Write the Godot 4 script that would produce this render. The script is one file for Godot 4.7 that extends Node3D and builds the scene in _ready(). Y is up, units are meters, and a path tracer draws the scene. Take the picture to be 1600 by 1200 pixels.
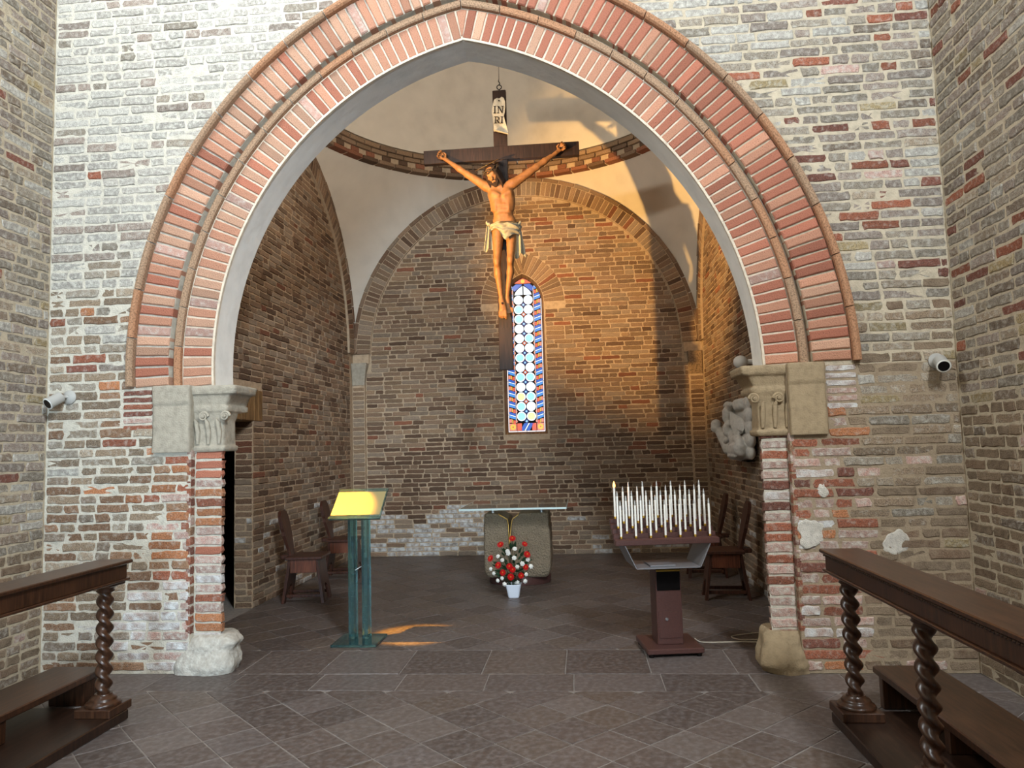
extends Node3D
# A brick side chapel seen from the nave through a pointed arch. Units metres, the lens stands over the origin.
const ZW := -5.04       # brick face of the arch wall
const XC := -0.76       # centre of the square chapel
const ZC := -7.97
const HH := 2.48        # half its side
const YV := 2.89        # springing of the vault
const NAVE_L := -3.84
const NAVE_R := 2.456
const SPRING := 2.0
const FOC := 1158.65
var cam_xf := Transform3D()
var rng := RandomNumberGenerator.new()
var M := {}
var taken := {}
var BRICK := []         # brick materials, see materials()
var full_v := []        # shared brick shapes
var half_v := []
var wide_v := []
var NB := 0             # number of brick kinds; BRICK holds each in three tones

class MB:
	var v := PackedVector3Array()
	var n := PackedVector3Array()
	var uv := PackedVector2Array()
	func tri(a: Vector3, b: Vector3, c: Vector3):   # counter-clockwise seen from outside
		var nn := (b - a).cross(c - a).normalized()
		v.append(a); v.append(c); v.append(b)
		n.append(nn); n.append(nn); n.append(nn)
	func quad(a: Vector3, b: Vector3, c: Vector3, d: Vector3):
		tri(a, b, c); tri(a, c, d)
	func tris(a: Vector3, b: Vector3, c: Vector3, na: Vector3, nb: Vector3, nc: Vector3):
		v.append(a); v.append(c); v.append(b)
		n.append(na); n.append(nc); n.append(nb)
	func quads(a: Vector3, b: Vector3, c: Vector3, d: Vector3, na: Vector3, nb: Vector3, nc: Vector3, nd: Vector3):
		tris(a, b, c, na, nb, nc); tris(a, c, d, na, nc, nd)
	# rings of points (each ring counter-clockwise seen from the side of the last ring) joined by a smooth skin
	func skin(rings: Array, closed := true, cap0 := true, cap1 := true, smooth := true):
		var nr := rings.size()
		var np: int = rings[0].size()
		var nor := []
		if smooth:
			for i in nr:
				var row := PackedVector3Array()
				for j in np:
					var j0 := (j + np - 1) % np if closed else maxi(j - 1, 0)
					var j1 := (j + 1) % np if closed else mini(j + 1, np - 1)
					var du: Vector3 = rings[i][j1] - rings[i][j0]
					var dv: Vector3 = rings[mini(i + 1, nr - 1)][j] - rings[maxi(i - 1, 0)][j]
					row.append(du.cross(dv).normalized())
				nor.append(row)
		for i in nr - 1:
			for j in (np if closed else np - 1):
				var k := (j + 1) % np
				if smooth:
					quads(rings[i][j], rings[i][k], rings[i + 1][k], rings[i + 1][j], nor[i][j], nor[i][k], nor[i + 1][k], nor[i + 1][j])
				else:
					quad(rings[i][j], rings[i][k], rings[i + 1][k], rings[i + 1][j])
		if cap0: fan(rings[0], true)
		if cap1: fan(rings[nr - 1], false)
	func fan(ring, flip: bool):
		var c := Vector3.ZERO
		for p in ring: c += p
		c /= ring.size()
		for j in ring.size():
			var k: int = (j + 1) % ring.size()
			if flip: tri(c, ring[k], ring[j])
			else: tri(c, ring[j], ring[k])
	# box with bevelled edges, centre c, half sizes h, axes b
	func box(c: Vector3, h: Vector3, bev := 0.003, b := Basis.IDENTITY):
		bev = minf(bev, minf(h.x, minf(h.y, h.z)) * 0.45)
		var r := []
		for s in [[-1.0, 1.0, bev], [-1.0, 0.0, 0.0], [1.0, 0.0, 0.0], [1.0, 1.0, bev]]:
			var y: float = s[0] * (h.y - (bev if s[1] == 0.0 else 0.0))
			var e: float = s[2]
			var ring := PackedVector3Array()
			for q in [[-1, 1, 0], [-1, 1, 1], [1, 1, 0], [1, 1, 1], [1, -1, 0], [1, -1, 1], [-1, -1, 0], [-1, -1, 1]]:
				var along: bool = (q[2] == 0) == (q[0] * q[1] < 0)
				var x: float = q[0] * (h.x - e - (0.0 if along else bev))
				var z: float = q[1] * (h.z - e - (bev if along else 0.0))
				ring.append(c + b * Vector3(x, y, z))
			r.append(ring)
		skin(r, true, true, true, false)
	func span(a: Vector3, b: Vector3, bev := 0.003):
		box((a + b) / 2.0, ((b - a) / 2.0).abs(), bev)
	# tube along points, radius per point
	func tube(pts: Array, rad, seg := 10, caps := true):
		var rings := []
		var up := Vector3.UP
		for i in pts.size():
			var t: Vector3 = (pts[mini(i + 1, pts.size() - 1)] - pts[maxi(i - 1, 0)]).normalized()
			if absf(t.dot(up)) > 0.95: up = Vector3.RIGHT if absf(t.x) < 0.9 else Vector3.BACK
			var s := t.cross(up).normalized()
			up = s.cross(t).normalized()
			var r: float = rad[i] if rad is Array else rad
			var ring := PackedVector3Array()
			for k in seg:
				var a := TAU * k / seg
				ring.append(pts[i] + (s * cos(a) - up * sin(a)) * -r)
			rings.append(ring)
		skin(rings, true, caps, caps)
	# profile of Vector2(radius, y) turned about the y axis through c
	func lathe(c: Vector3, prof: Array, seg := 24, caps := true):
		var rings := []
		for p in prof:
			var ring := PackedVector3Array()
			for k in seg:
				var a := -TAU * k / seg
				ring.append(c + Vector3(p.x * cos(a), p.y, p.x * sin(a)))
			rings.append(ring)
		skin(rings, true, caps, caps)
	func ball(c: Vector3, r: Vector3, seg := 12, rows := 8):
		var rings := []
		for i in rows + 1:
			var t := lerpf(-1.5, 1.5, float(i) / rows)
			var ring := PackedVector3Array()
			for k in seg:
				var a := -TAU * k / seg
				ring.append(c + Vector3(r.x * cos(t) * cos(a), r.y * sin(t), r.z * cos(t) * sin(a)))
			rings.append(ring)
		skin(rings, true, true, true)
	# polygon (counter-clockwise seen from +z) drawn out from z0 (front, larger) to z1
	func extrude(poly: PackedVector2Array, z0: float, z1: float, front := true, back := true, sides := true):
		var ix := Geometry2D.triangulate_polygon(poly)
		for i in range(0, ix.size(), 3):
			var a := poly[ix[i]]; var b := poly[ix[i + 1]]; var c := poly[ix[i + 2]]
			if (b - a).cross(c - a) < 0:
				var t := b; b = c; c = t
			if front: tri(Vector3(a.x, a.y, z0), Vector3(b.x, b.y, z0), Vector3(c.x, c.y, z0))
			if back: tri(Vector3(a.x, a.y, z1), Vector3(c.x, c.y, z1), Vector3(b.x, b.y, z1))
		if sides:
			var cc := not Geometry2D.is_polygon_clockwise(poly)
			for i in poly.size():
				var a := poly[i]; var b := poly[(i + 1) % poly.size()]
				if not cc:
					var t := a; a = b; b = t
				quad(Vector3(a.x, a.y, z1), Vector3(b.x, b.y, z1), Vector3(b.x, b.y, z0), Vector3(a.x, a.y, z0))
	func turned(x: Transform3D) -> MB:
		v = x * v
		var q := Transform3D(x.basis.inverse().transposed(), Vector3.ZERO)
		n = q * n
		for i in n.size(): n[i] = n[i].normalized()
		return self
	func mesh() -> ArrayMesh:
		var a := []
		a.resize(Mesh.ARRAY_MAX)
		a[Mesh.ARRAY_VERTEX] = v
		a[Mesh.ARRAY_NORMAL] = n
		if uv.size() == v.size(): a[Mesh.ARRAY_TEX_UV] = uv
		var m := ArrayMesh.new()
		if v.size(): m.add_surface_from_arrays(Mesh.PRIMITIVE_TRIANGLES, a)
		return m

# a blended body: tapered capsules summed on a grid and meshed as surface nets
class Blob:
	var o := Vector3.ZERO
	var c := 0.01
	var nx := 0
	var ny := 0
	var nz := 0
	var f := PackedFloat32Array()
	var on := PackedByteArray()
	var k := 70.0
	func _init(lo: Vector3, hi: Vector3, cell: float, blend: float):
		o = lo; c = cell; k = 1.0 / blend
		nx = int((hi.x - lo.x) / cell) + 2; ny = int((hi.y - lo.y) / cell) + 2; nz = int((hi.z - lo.z) / cell) + 2
		f.resize(nx * ny * nz); on.resize(nx * ny * nz)
	# tapered capsule a-b with radii ra, rb; flat squashes depth (z) by that factor; sub carves
	func cap(a: Vector3, b: Vector3, ra: float, rb: float, flat := 1.0, sub := false):
		var m := maxf(ra, rb) + 4.0 / k
		var l := Vector3(minf(a.x, b.x) - m, minf(a.y, b.y) - m, minf(a.z, b.z) - m)
		var h := Vector3(maxf(a.x, b.x) + m, maxf(a.y, b.y) + m, maxf(a.z, b.z) + m)
		var x0 := maxi(1, int((l.x - o.x) / c)); var x1 := mini(nx - 2, int((h.x - o.x) / c) + 1)
		var y0 := maxi(1, int((l.y - o.y) / c)); var y1 := mini(ny - 2, int((h.y - o.y) / c) + 1)
		var z0 := maxi(1, int((l.z - o.z) / c)); var z1 := mini(nz - 2, int((h.z - o.z) / c) + 1)
		var ab := b - a; ab.z /= flat
		var l2 := maxf(ab.length_squared(), 1e-9)
		for z in range(z0, z1 + 1):
			for y in range(y0, y1 + 1):
				var i := (z * ny + y) * nx + x0
				for x in range(x0, x1 + 1):
					var p := o + Vector3(x, y, z) * c - a
					p.z /= flat
					var t := clampf(p.dot(ab) / l2, 0.0, 1.0)
					var d := (p - ab * t).length() - lerpf(ra, rb, t)
					if d < m:
						if sub: f[i] -= f[i] * exp(minf(-d * k, 0.0)) if d > 0 else f[i]
						else: f[i] += exp(minf(-d * k, 20.0))
						on[i] = 1
					i += 1
	func add_to(mb: MB):
		var where := {}
		var pts := PackedVector3Array()
		var off := [0, 1, nx, nx + 1, nx * ny, nx * ny + 1, nx * ny + nx, nx * ny + nx + 1]
		var at := [Vector3(0, 0, 0), Vector3(1, 0, 0), Vector3(0, 1, 0), Vector3(1, 1, 0), Vector3(0, 0, 1), Vector3(1, 0, 1), Vector3(0, 1, 1), Vector3(1, 1, 1)]
		var edges := [[0, 1], [2, 3], [4, 5], [6, 7], [0, 2], [1, 3], [4, 6], [5, 7], [0, 4], [1, 5], [2, 6], [3, 7]]
		var total: int = f.size() - int(off[7]) - 1
		for i: int in total:
			if on[i] == 0 and on[i + off[7]] == 0: continue
			var s := 0
			for q in off:
				if f[i + q] > 1.0: s += 1
			if s == 0 or s == 8: continue
			var sum := Vector3.ZERO
			var cnt := 0
			for e in edges:
				var fa := f[i + off[e[0]]]; var fb := f[i + off[e[1]]]
				if (fa > 1.0) != (fb > 1.0):
					var da := log(maxf(fa, 1e-6)); var db := log(maxf(fb, 1e-6))
					sum += at[e[0]].lerp(at[e[1]], clampf(da / (da - db), 0.05, 0.95)); cnt += 1
			var x := i % nx; var y := (i / nx) % ny; var z := i / (nx * ny)
			where[i] = pts.size()
			pts.append(o + (Vector3(x, y, z) + sum / cnt) * c)
		var nor := PackedVector3Array(); nor.resize(pts.size())
		var quads := PackedInt32Array()
		var st := [1, nx, nx * ny]
		for i in where:
			for d in 3:
				var u: int = st[(d + 1) % 3]; var w: int = st[(d + 2) % 3]
				var a: bool = f[i] > 1.0; var b: bool = f[i + st[d]] > 1.0
				if a == b: continue
				if not (where.has(i - u) and where.has(i - w) and where.has(i - u - w)): continue
				var q := [where[i - u - w], where[i - w], where[i], where[i - u]]
				if not a: q.reverse()
				quads.append_array(PackedInt32Array(q))
				var nn := (pts[q[2]] - pts[q[0]]).cross(pts[q[3]] - pts[q[1]])
				for j in q: nor[j] += nn
		for j in nor.size(): nor[j] = nor[j].normalized()
		for j in range(0, quads.size(), 4):
			var q := [quads[j], quads[j + 1], quads[j + 2], quads[j + 3]]
			mb.quads(pts[q[0]], pts[q[1]], pts[q[2]], pts[q[3]], nor[q[0]], nor[q[1]], nor[q[2]], nor[q[3]])

func numbered(called: String) -> String:
	if not taken.has(called):
		taken[called] = 0
		return called
	taken[called] += 1
	return "%s_%03d" % [called, taken[called]]

func tag(o: Node, label: String, category: String, group := "", kind := ""):
	o.set_meta("label", label); o.set_meta("category", category)
	if group: o.set_meta("group", group)
	if kind: o.set_meta("kind", kind)

func thing(called: String, label: String, category: String, at := Vector3.ZERO, turn := 0.0, group := "", kind := "") -> Node3D:
	var o := Node3D.new()
	o.name = numbered(called)
	add_child(o)
	o.position = at; o.rotation.y = turn
	tag(o, label, category, group, kind)
	return o

func part(called: String, mb, m: Material, parent: Node, kind := "") -> MeshInstance3D:
	var o := MeshInstance3D.new()
	o.name = called
	o.mesh = mb.mesh() if mb is MB else mb
	o.material_override = null
	for i in o.mesh.get_surface_count():
		if m: o.set_surface_override_material(i, m)
	parent.add_child(o, true)
	if kind: o.set_meta("kind", kind)
	return o

func seen_at(p: Vector3) -> Vector3:   # pixel x, y of 1600 x 1200 and the depth
	var q := cam_xf.affine_inverse() * p
	if q.z > -0.1: return Vector3(-9999, -9999, 0)
	return Vector3(800 + FOC * q.x / -q.z, 600 - FOC * q.y / -q.z, -q.z)

# ---- the outline of the big arch: two arcs; k is how far outside the inner edge
func arc_l(k: float, a: float) -> Vector2: return Vector2(-0.248, 2.133) + Vector2.from_angle(a) * (2.365 + k)
func arc_r(k: float, a: float) -> Vector2: return Vector2(-1.318, 1.949) + Vector2.from_angle(a) * (2.564 + k)
const APEX_X := -0.75
func ang_l(k: float) -> Array:   # angles from springing to apex
	var r := 2.365 + k
	return [PI + asin((2.133 - SPRING) / r), PI - acos((-0.248 - APEX_X) / r)]
func ang_r(k: float) -> Array:
	var r := 2.564 + k
	return [asin((SPRING - 1.949) / r), acos((APEX_X + 1.318) / r)]
func arch_line(k: float, steps := 28) -> PackedVector2Array:   # from the left springing over the apex to the right one
	var out := PackedVector2Array()
	var a := ang_l(k)
	for i in steps + 1: out.append(arc_l(k, lerpf(a[0], a[1], float(i) / steps)))
	var b := ang_r(k)
	for i in range(1, steps + 1): out.append(arc_r(k, lerpf(b[1], b[0], float(i) / steps)))
	return out
func arch_x(k: float, y: float) -> Vector2:   # left and right edge of the outline at a height; x > y when above the apex
	if y < SPRING: y = SPRING
	var rl := 2.365 + k; var rr := 2.564 + k
	var dl := rl * rl - pow(y - 2.133, 2); var dr := rr * rr - pow(y - 1.949, 2)
	if dl < 0 or dr < 0: return Vector2(1, -1)
	var l := -0.248 - sqrt(dl); var r := -1.318 + sqrt(dr)
	return Vector2(l, r) if l < APEX_X and r > APEX_X else Vector2(1, -1)

func _ready():
	rng.seed = 20240611
	camera_and_light()
	materials()
	shapes()
	nave()
	arch_wall()
	big_arch()
	chapel()
	vault()
	floors()
	stained_window()
	crucifix()
	altar()
	flowers()
	lectern()
	candle_stand()
	chairs()
	kneelers()
	relief()
	small_things()

func camera_and_light():
	var c := Camera3D.new()
	c.name = "camera"
	c.fov = rad_to_deg(2.0 * atan(600.0 / FOC))
	c.near = 0.05; c.far = 100.0
	add_child(c)
	cam_xf = Transform3D(Basis(Vector3.UP, 0.0893749) * Basis(Vector3.RIGHT, 0.0843687) * Basis(Vector3.BACK, -0.0278909), Vector3(0, 1.5, 0))
	c.transform = cam_xf
	c.current = true
	var e := Environment.new()
	e.tonemap_mode = Environment.TONE_MAPPER_LINEAR
	e.tonemap_exposure = EXPOSURE
	e.background_mode = Environment.BG_SKY
	var sm := ProceduralSkyMaterial.new()
	sm.sky_top_color = Color(0.45, 0.62, 0.85); sm.sky_horizon_color = Color(0.75, 0.82, 0.9)
	sm.ground_bottom_color = Color(0.3, 0.3, 0.28); sm.ground_horizon_color = Color(0.6, 0.62, 0.62)
	var sky := Sky.new(); sky.sky_material = sm
	e.sky = sky
	e.ambient_light_source = Environment.AMBIENT_SOURCE_DISABLED
	e.sdfgi_enabled = true; e.ssao_enabled = true; e.ssil_enabled = true
	var w := WorldEnvironment.new()
	w.name = "environment"; w.environment = e
	add_child(w)
	# daylight: the open entrance behind the camera, the high window of the left nave wall, the round window over the entrance
	area("entrance_daylight", Vector3(0.75, 1.45, 8.9), Vector3(0.75, 1.45, 0), Vector2(1.7, 2.7), Color(0.80, 0.91, 1.0), E_DOOR)
	area("nave_window_daylight", Vector3(NAVE_L + 0.02, 6.5, -2.6), Vector3(1.0, 3.6, -4.9), Vector2(1.1, 2.3), Color(0.95, 0.98, 1.0), E_WIN)
	area("far_window_daylight", Vector3(NAVE_R - 0.02, 6.0, 1.6), Vector3(-2.5, 3.0, -2.0), Vector2(1.1, 2.3), Color(0.95, 0.98, 1.0), E_WIN2)
	area("round_window_daylight", Vector3(-0.7, 6.4, 8.9), Vector3(-0.7, 3.4, -5), Vector2(1.6, 1.6), Color(1.0, 0.98, 0.94), E_ROSE)

func area(called: String, at: Vector3, aim: Vector3, size: Vector2, color: Color, energy: float):
	var l := AreaLight3D.new()
	l.name = called
	l.area_size = size
	l.light_color = color
	l.light_energy = energy
	l.shadow_enabled = true
	l.set("area_range", 40.0)
	add_child(l)
	l.look_at_from_position(at, aim)
const EXPOSURE := 1.0
const E_DOOR := 132.0
const E_WIN := 34.0
const E_ROSE := 8.0
const E_WIN2 := 118.0

func noise_tex(freq: float, sd: int, cols: Array, offs: Array, oct := 4, size := 512, type := FastNoiseLite.TYPE_SIMPLEX_SMOOTH) -> NoiseTexture2D:
	var f := FastNoiseLite.new()
	f.noise_type = type; f.seed = sd; f.frequency = freq; f.fractal_octaves = oct
	if type == FastNoiseLite.TYPE_CELLULAR: f.cellular_return_type = FastNoiseLite.RETURN_DISTANCE
	var g := Gradient.new()
	g.colors = PackedColorArray(cols); g.offsets = PackedFloat32Array(offs)
	var t := NoiseTexture2D.new()
	t.width = size; t.height = size; t.seamless = true; t.seamless_blend_skirt = 0.15; t.normalize = true
	t.noise = f; t.color_ramp = g
	return t

func grey(x: float, a := 1.0) -> Color: return Color(x, x, x, a)
func c8(r: int, g: int, b: int) -> Color: return Color8(r, g, b)

var T := {}

func mat(called: String, col: Color, rough := 0.85, tex = null, scale := 2.0, bump = null, depth := 0.2, wash = null, wash_scale := 0.7) -> StandardMaterial3D:
	var m := StandardMaterial3D.new()
	m.resource_name = called
	m.albedo_color = col
	m.roughness = rough
	m.metallic_specular = 0.35
	if tex or bump or wash:
		m.uv1_triplanar = true; m.uv1_world_triplanar = true
		m.uv1_scale = Vector3.ONE * scale; m.uv1_triplanar_sharpness = 6.0
	if tex: m.albedo_texture = tex
	if bump:
		m.heightmap_enabled = true; m.heightmap_texture = bump; m.heightmap_scale = depth
	if wash:
		m.detail_enabled = true
		m.detail_blend_mode = BaseMaterial3D.BLEND_MODE_MIX
		m.detail_albedo = wash
		m.detail_uv_layer = BaseMaterial3D.DETAIL_UV_2
		m.uv2_triplanar = true; m.uv2_world_triplanar = true
		m.uv2_scale = Vector3.ONE * wash_scale; m.uv2_triplanar_sharpness = 6.0
	M[called] = m
	return m

func materials():
	T.grain = noise_tex(0.05, 1, [grey(0.4), grey(0.76), grey(0.92), grey(1.0)], [0.0, 0.28, 0.55, 1.0], 5)
	T.faint = noise_tex(0.01, 31, [grey(0.93), grey(0.97), grey(1.0)], [0.0, 0.45, 1.0], 5)
	T.pitted = noise_tex(0.07, 2, [grey(0.2), grey(0.45), grey(0.88), grey(1.0)], [0.0, 0.14, 0.22, 1.0], 4)
	T.soft = noise_tex(0.012, 3, [grey(0.84), grey(0.94), grey(1.0)], [0.0, 0.45, 1.0], 5)
	T.bump = noise_tex(0.05, 4, [grey(0.0), grey(1.0)], [0.0, 1.0], 5)
	T.bump2 = noise_tex(0.02, 5, [grey(0.0), grey(1.0)], [0.0, 1.0], 5)
	var lime := c8(198, 194, 182)
	T.wash1 = noise_tex(0.03, 11, [Color(lime, 0.0), Color(lime, 0.12), Color(lime, 0.62)], [0.0, 0.5, 1.0], 6)
	T.wash0 = noise_tex(0.03, 21, [Color(lime, 0.0), Color(lime, 0.04), Color(lime, 0.45)], [0.0, 0.55, 1.0], 6)
	T.wash2 = noise_tex(0.03, 12, [Color(lime, 0.05), Color(lime, 0.3), Color(lime, 0.85)], [0.15, 0.5, 0.9], 6)
	T.wash3 = noise_tex(0.035, 13, [Color(lime, 0.15), Color(lime, 0.4), Color(lime, 0.9)], [0.15, 0.5, 0.85], 6)
	var salt := c8(214, 216, 214)
	T.salt = noise_tex(0.016, 14, [Color(salt, 0.1), Color(salt, 0.45), Color(salt, 0.85)], [0.2, 0.5, 0.8], 5)
	var dust := c8(150, 132, 112)
	T.dust = noise_tex(0.02, 15, [Color(dust, 0.0), Color(dust, 0.3), Color(dust, 0.75)], [0.0, 0.45, 1.0], 4)
	var scuff := c8(150, 146, 144)
	T.scuff = noise_tex(0.02, 16, [Color(scuff, 0.0), Color(scuff, 0.08), Color(scuff, 0.3)], [0.2, 0.5, 0.9], 6)
	# bricks: 0 lime grey, 1 lime pale, 2 grey beige, 3 grey mauve, 4 tan, 5 ochre, 6 red, 7 dark red, 8 orange, 9 brown, 10 salted pink, 11 salted white
	var defs := [
		["brick_lime_grey", c8(156, 149, 140), "wash3"], ["brick_lime_pale", c8(168, 163, 154), "wash3"], ["brick_grey_beige", c8(146, 134, 118), "wash1"],
		["brick_grey_mauve", c8(146, 130, 118), "wash1"], ["brick_tan", c8(160, 142, 120), "wash1"], ["brick_ochre", c8(158, 138, 98), "wash1"],
		["brick_red", c8(156, 94, 70), "wash0"], ["brick_dark_red", c8(128, 80, 66), "wash0"], ["brick_orange", c8(178, 118, 80), "wash0"],
		["brick_brown", c8(128, 109, 91), "wash1"], ["brick_salted_pink", c8(186, 144, 130), "wash2"], ["brick_salted_white", c8(176, 150, 136), "salt"],
		# 12.. arch rings
		["arch_salmon", c8(188, 136, 110), ""], ["arch_salmon_pale", c8(192, 150, 124), ""], ["arch_salmon_red", c8(172, 110, 88), ""], ["arch_pink", c8(184, 142, 126), "wash1"],
		# 16.. chapel
		["chapel_brown", c8(148, 123, 101), ""], ["chapel_tan", c8(158, 132, 106), ""], ["chapel_red", c8(146, 98, 76), ""], ["chapel_dark", c8(118, 94, 76), ""], ["chapel_grey", c8(152, 134, 116), "dust"],
		["chapel_salted", c8(160, 142, 126), "salt"],
		# 22.. warm bricks low on the nave side; the last two have shade painted in
		["brick_warm", c8(146, 112, 86), "wash0"], ["brick_warm_grey", c8(146, 126, 104), "wash0"], ["brick_dusty_shaded", c8(134, 116, 95), "dust"], ["brick_brown_shaded", c8(124, 101, 81), "dust"]]
	for d in defs:
		BRICK.append(mat(d[0], d[1], 0.9, T.pitted if d[0].begins_with("arch") else T.grain, 3.1, T.bump, 0.32, T[d[2]] if d[2] else null, 1.3))
	NB = BRICK.size()
	for f in [0.9, 1.09]:
		for i in NB:
			var v: StandardMaterial3D = BRICK[i].duplicate()
			v.albedo_color = Color(BRICK[i].albedo_color.r * f, BRICK[i].albedo_color.g * f, BRICK[i].albedo_color.b * f)
			BRICK.append(v)
	mat("mortar_pale", c8(204, 197, 181), 0.95, T.soft, 2.3, T.bump, 0.3)
	mat("mortar_mid", c8(198, 184, 160), 0.95, T.soft, 2.3, T.bump, 0.3)
	mat("mortar_brown_shaded", c8(164, 146, 122), 0.95, T.soft, 2.3, T.bump, 0.3)  # brown mortar low on the right, with some shade put into the colour
	mat("plaster_patch", c8(214, 208, 196), 0.95, T.soft, 4.0, T.bump, 0.4)
	mat("mortar_beige", c8(190, 176, 152), 0.95, T.soft, 2.3, T.bump, 0.3)
	mat("mortar_chapel", c8(190, 168, 141), 0.95, T.soft, 2.3, T.bump, 0.3)
	mat("mortar_arch", c8(222, 206, 184), 0.95, T.soft, 2.3, T.bump, 0.25)
	mat("plaster", c8(216, 209, 196), 0.95, T.faint, 0.6, T.bump2, 0.15)
	mat("plaster_soffit", c8(238, 234, 226), 0.95, T.faint, 0.9, T.bump2, 0.2)
	mat("nave_plaster", c8(150, 138, 122), 0.95, T.soft, 0.8, T.bump2, 0.15)
	mat("ceiling_boards", c8(112, 88, 66), 0.8, T.soft, 0.8)
	mat("plaster_rough", c8(150, 128, 104), 0.95, T.grain, 1.2, T.bump2, 0.5)
	mat("stone", c8(172, 163, 146), 0.92, T.soft, 2.5, T.bump, 0.25)
	mat("stone_ochre", c8(166, 146, 116), 0.92, T.soft, 2.5, T.bump, 0.25)
	mat("stone_pale", c8(176, 168, 156), 0.92, T.soft, 1.9, T.bump, 0.4, T.wash2, 1.5)
	mat("stone_altar", c8(150, 134, 112), 0.9, T.pitted, 1.6, T.bump, 1.4)
	mat("relief_stone", c8(206, 202, 194), 0.8, T.soft, 3.0, T.bump, 0.1)
	mat("moulding_terracotta", c8(184, 136, 102), 0.85, T.grain, 2.5, T.bump, 0.1)
	mat("moulding_tan", c8(174, 142, 114), 0.85, T.grain, 2.5, T.bump, 0.1)
	for i in 6:
		var t: Color = [c8(95, 83, 77), c8(88, 76, 70), c8(102, 91, 85), c8(82, 71, 66), c8(98, 88, 84), c8(92, 79, 70)][i]
		mat("tile_%d" % i, t, 0.4, T.soft, 3.1, T.bump2, 0.06, T.scuff, 1.9)
	mat("tile_joint", c8(140, 133, 127), 0.9, T.soft, 3.0)
	wood("wood_dark", c8(70, 43, 27), 0.38, 0.5)
	wood("wood_darker", c8(50, 32, 22), 0.45, 0.4)
	wood("wood_cross", c8(46, 30, 23), 0.55, 0.2)
	wood("wood_chair", c8(80, 46, 32), 0.5, 0.3)
	wood("wood_chair_light", c8(112, 62, 40), 0.5, 0.3)
	wood("wood_lintel", c8(150, 116, 76), 0.8, 0.0)
	mat("iron", c8(40, 36, 34), 0.5).metallic = 0.8
	mat("flesh", c8(136, 93, 56), 0.5, T.soft, 3.0)
	mat("hair", c8(48, 32, 24), 0.6, T.grain, 12.0, T.bump, 0.3)
	mat("thorns", c8(66, 54, 40), 0.8)
	mat("linen", c8(146, 139, 120), 0.75, T.soft, 5.0)
	mat("parchment", c8(176, 169, 153), 0.7, T.soft, 4.0)
	mat("ink", c8(28, 22, 20), 0.8)
	mat("blood", c8(96, 24, 18), 0.6)
	var gold := mat("gilt", c8(212, 170, 96), 0.3); gold.metallic = 0.9
	var brass := mat("brass", c8(176, 140, 60), 0.3); brass.metallic = 0.9
	var steel := mat("steel", c8(180, 182, 186), 0.3); steel.metallic = 0.9
	mat("stand_paint", c8(86, 58, 53), 0.3, T.soft, 9.0, T.bump, 0.06)
	mat("stand_grey", c8(120, 120, 124), 0.4)
	mat("black_gloss", c8(14, 12, 12), 0.2)
	mat("candle", c8(238, 236, 228), 0.45)
	var tip := mat("candle_tip", c8(200, 200, 196), 0.25); tip.metallic = 0.3
	mat("cable", c8(196, 188, 172), 0.6)
	mat("camera_grey", c8(168, 166, 160), 0.45)
	mat("white_plastic", c8(232, 232, 228), 0.4)
	mat("camera_white", c8(224, 222, 214), 0.4)
	mat("petal_red", c8(190, 20, 22), 0.6)
	mat("petal_white", c8(236, 234, 226), 0.6)
	mat("pollen", c8(214, 110, 30), 0.7)
	mat("leaf_green", c8(34, 58, 34), 0.6)
	M.candle.metallic_specular = 0.5
	mat("glass_glint", c8(196, 216, 212), 0.3).metallic_specular = 0.6  # pale colour standing in for light reflected along the glass edges
	mat("vase_white", c8(216, 222, 232), 0.3)
	mat("paper", c8(150, 135, 90), 0.6)
	M.paper.clearcoat_enabled = true; M.paper.clearcoat = 1.0; M.paper.clearcoat_roughness = 0.28
	var g := StandardMaterial3D.new()
	g.resource_name = "glass_green"
	g.albedo_color = Color(0.72, 0.88, 0.86, 0.03); g.roughness = 0.04
	g.transparency = BaseMaterial3D.TRANSPARENCY_ALPHA
	g.refraction_enabled = true; g.refraction_scale = 0.05
	M["glass_green"] = g
	var g2: StandardMaterial3D = g.duplicate()
	g2.resource_name = "glass_edge"
	g2.albedo_color = Color(0.58, 0.84, 0.88, 0.03)
	M["glass_edge"] = g2
	var g3: StandardMaterial3D = g.duplicate()
	g3.resource_name = "glass_clear"
	g3.albedo_color = Color(0.88, 0.95, 0.94, 0.01)
	M["glass_clear"] = g3

func wood(called: String, col: Color, rough: float, coat: float):
	if not T.has("wood"):
		var im := Image.create(256, 256, false, Image.FORMAT_RGB8)
		var f := FastNoiseLite.new(); f.seed = 77; f.frequency = 0.02; f.fractal_octaves = 4
		for y in 256:
			for x in 256:
				var s := absf(fmod(x, 256) / 128.0 - 1.0)
				var a := f.get_noise_2d(x * 3.0, y * 0.25) * s + f.get_noise_2d((x - 256) * 3.0, y * 0.25) * (1.0 - s)
				var b := f.get_noise_2d(x * 14.0, y * 0.6 + 300.0)
				im.set_pixel(x, y, grey(clampf(0.82 + a * 0.35 + b * 0.18, 0.3, 1.0)))
		T.wood = ImageTexture.create_from_image(im)
	var m := mat(called, col, rough, T.wood, 2.2)
	m.uv1_world_triplanar = false
	if coat > 0.0:
		m.clearcoat_enabled = true; m.clearcoat = coat; m.clearcoat_roughness = 0.25

const FLAT := Transform3D(Basis(Vector3(1, 0, 0), Vector3(0, 0, -1), Vector3(0, 1, 0)), Vector3.ZERO)   # x, y, z -> x, z, -y

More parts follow.
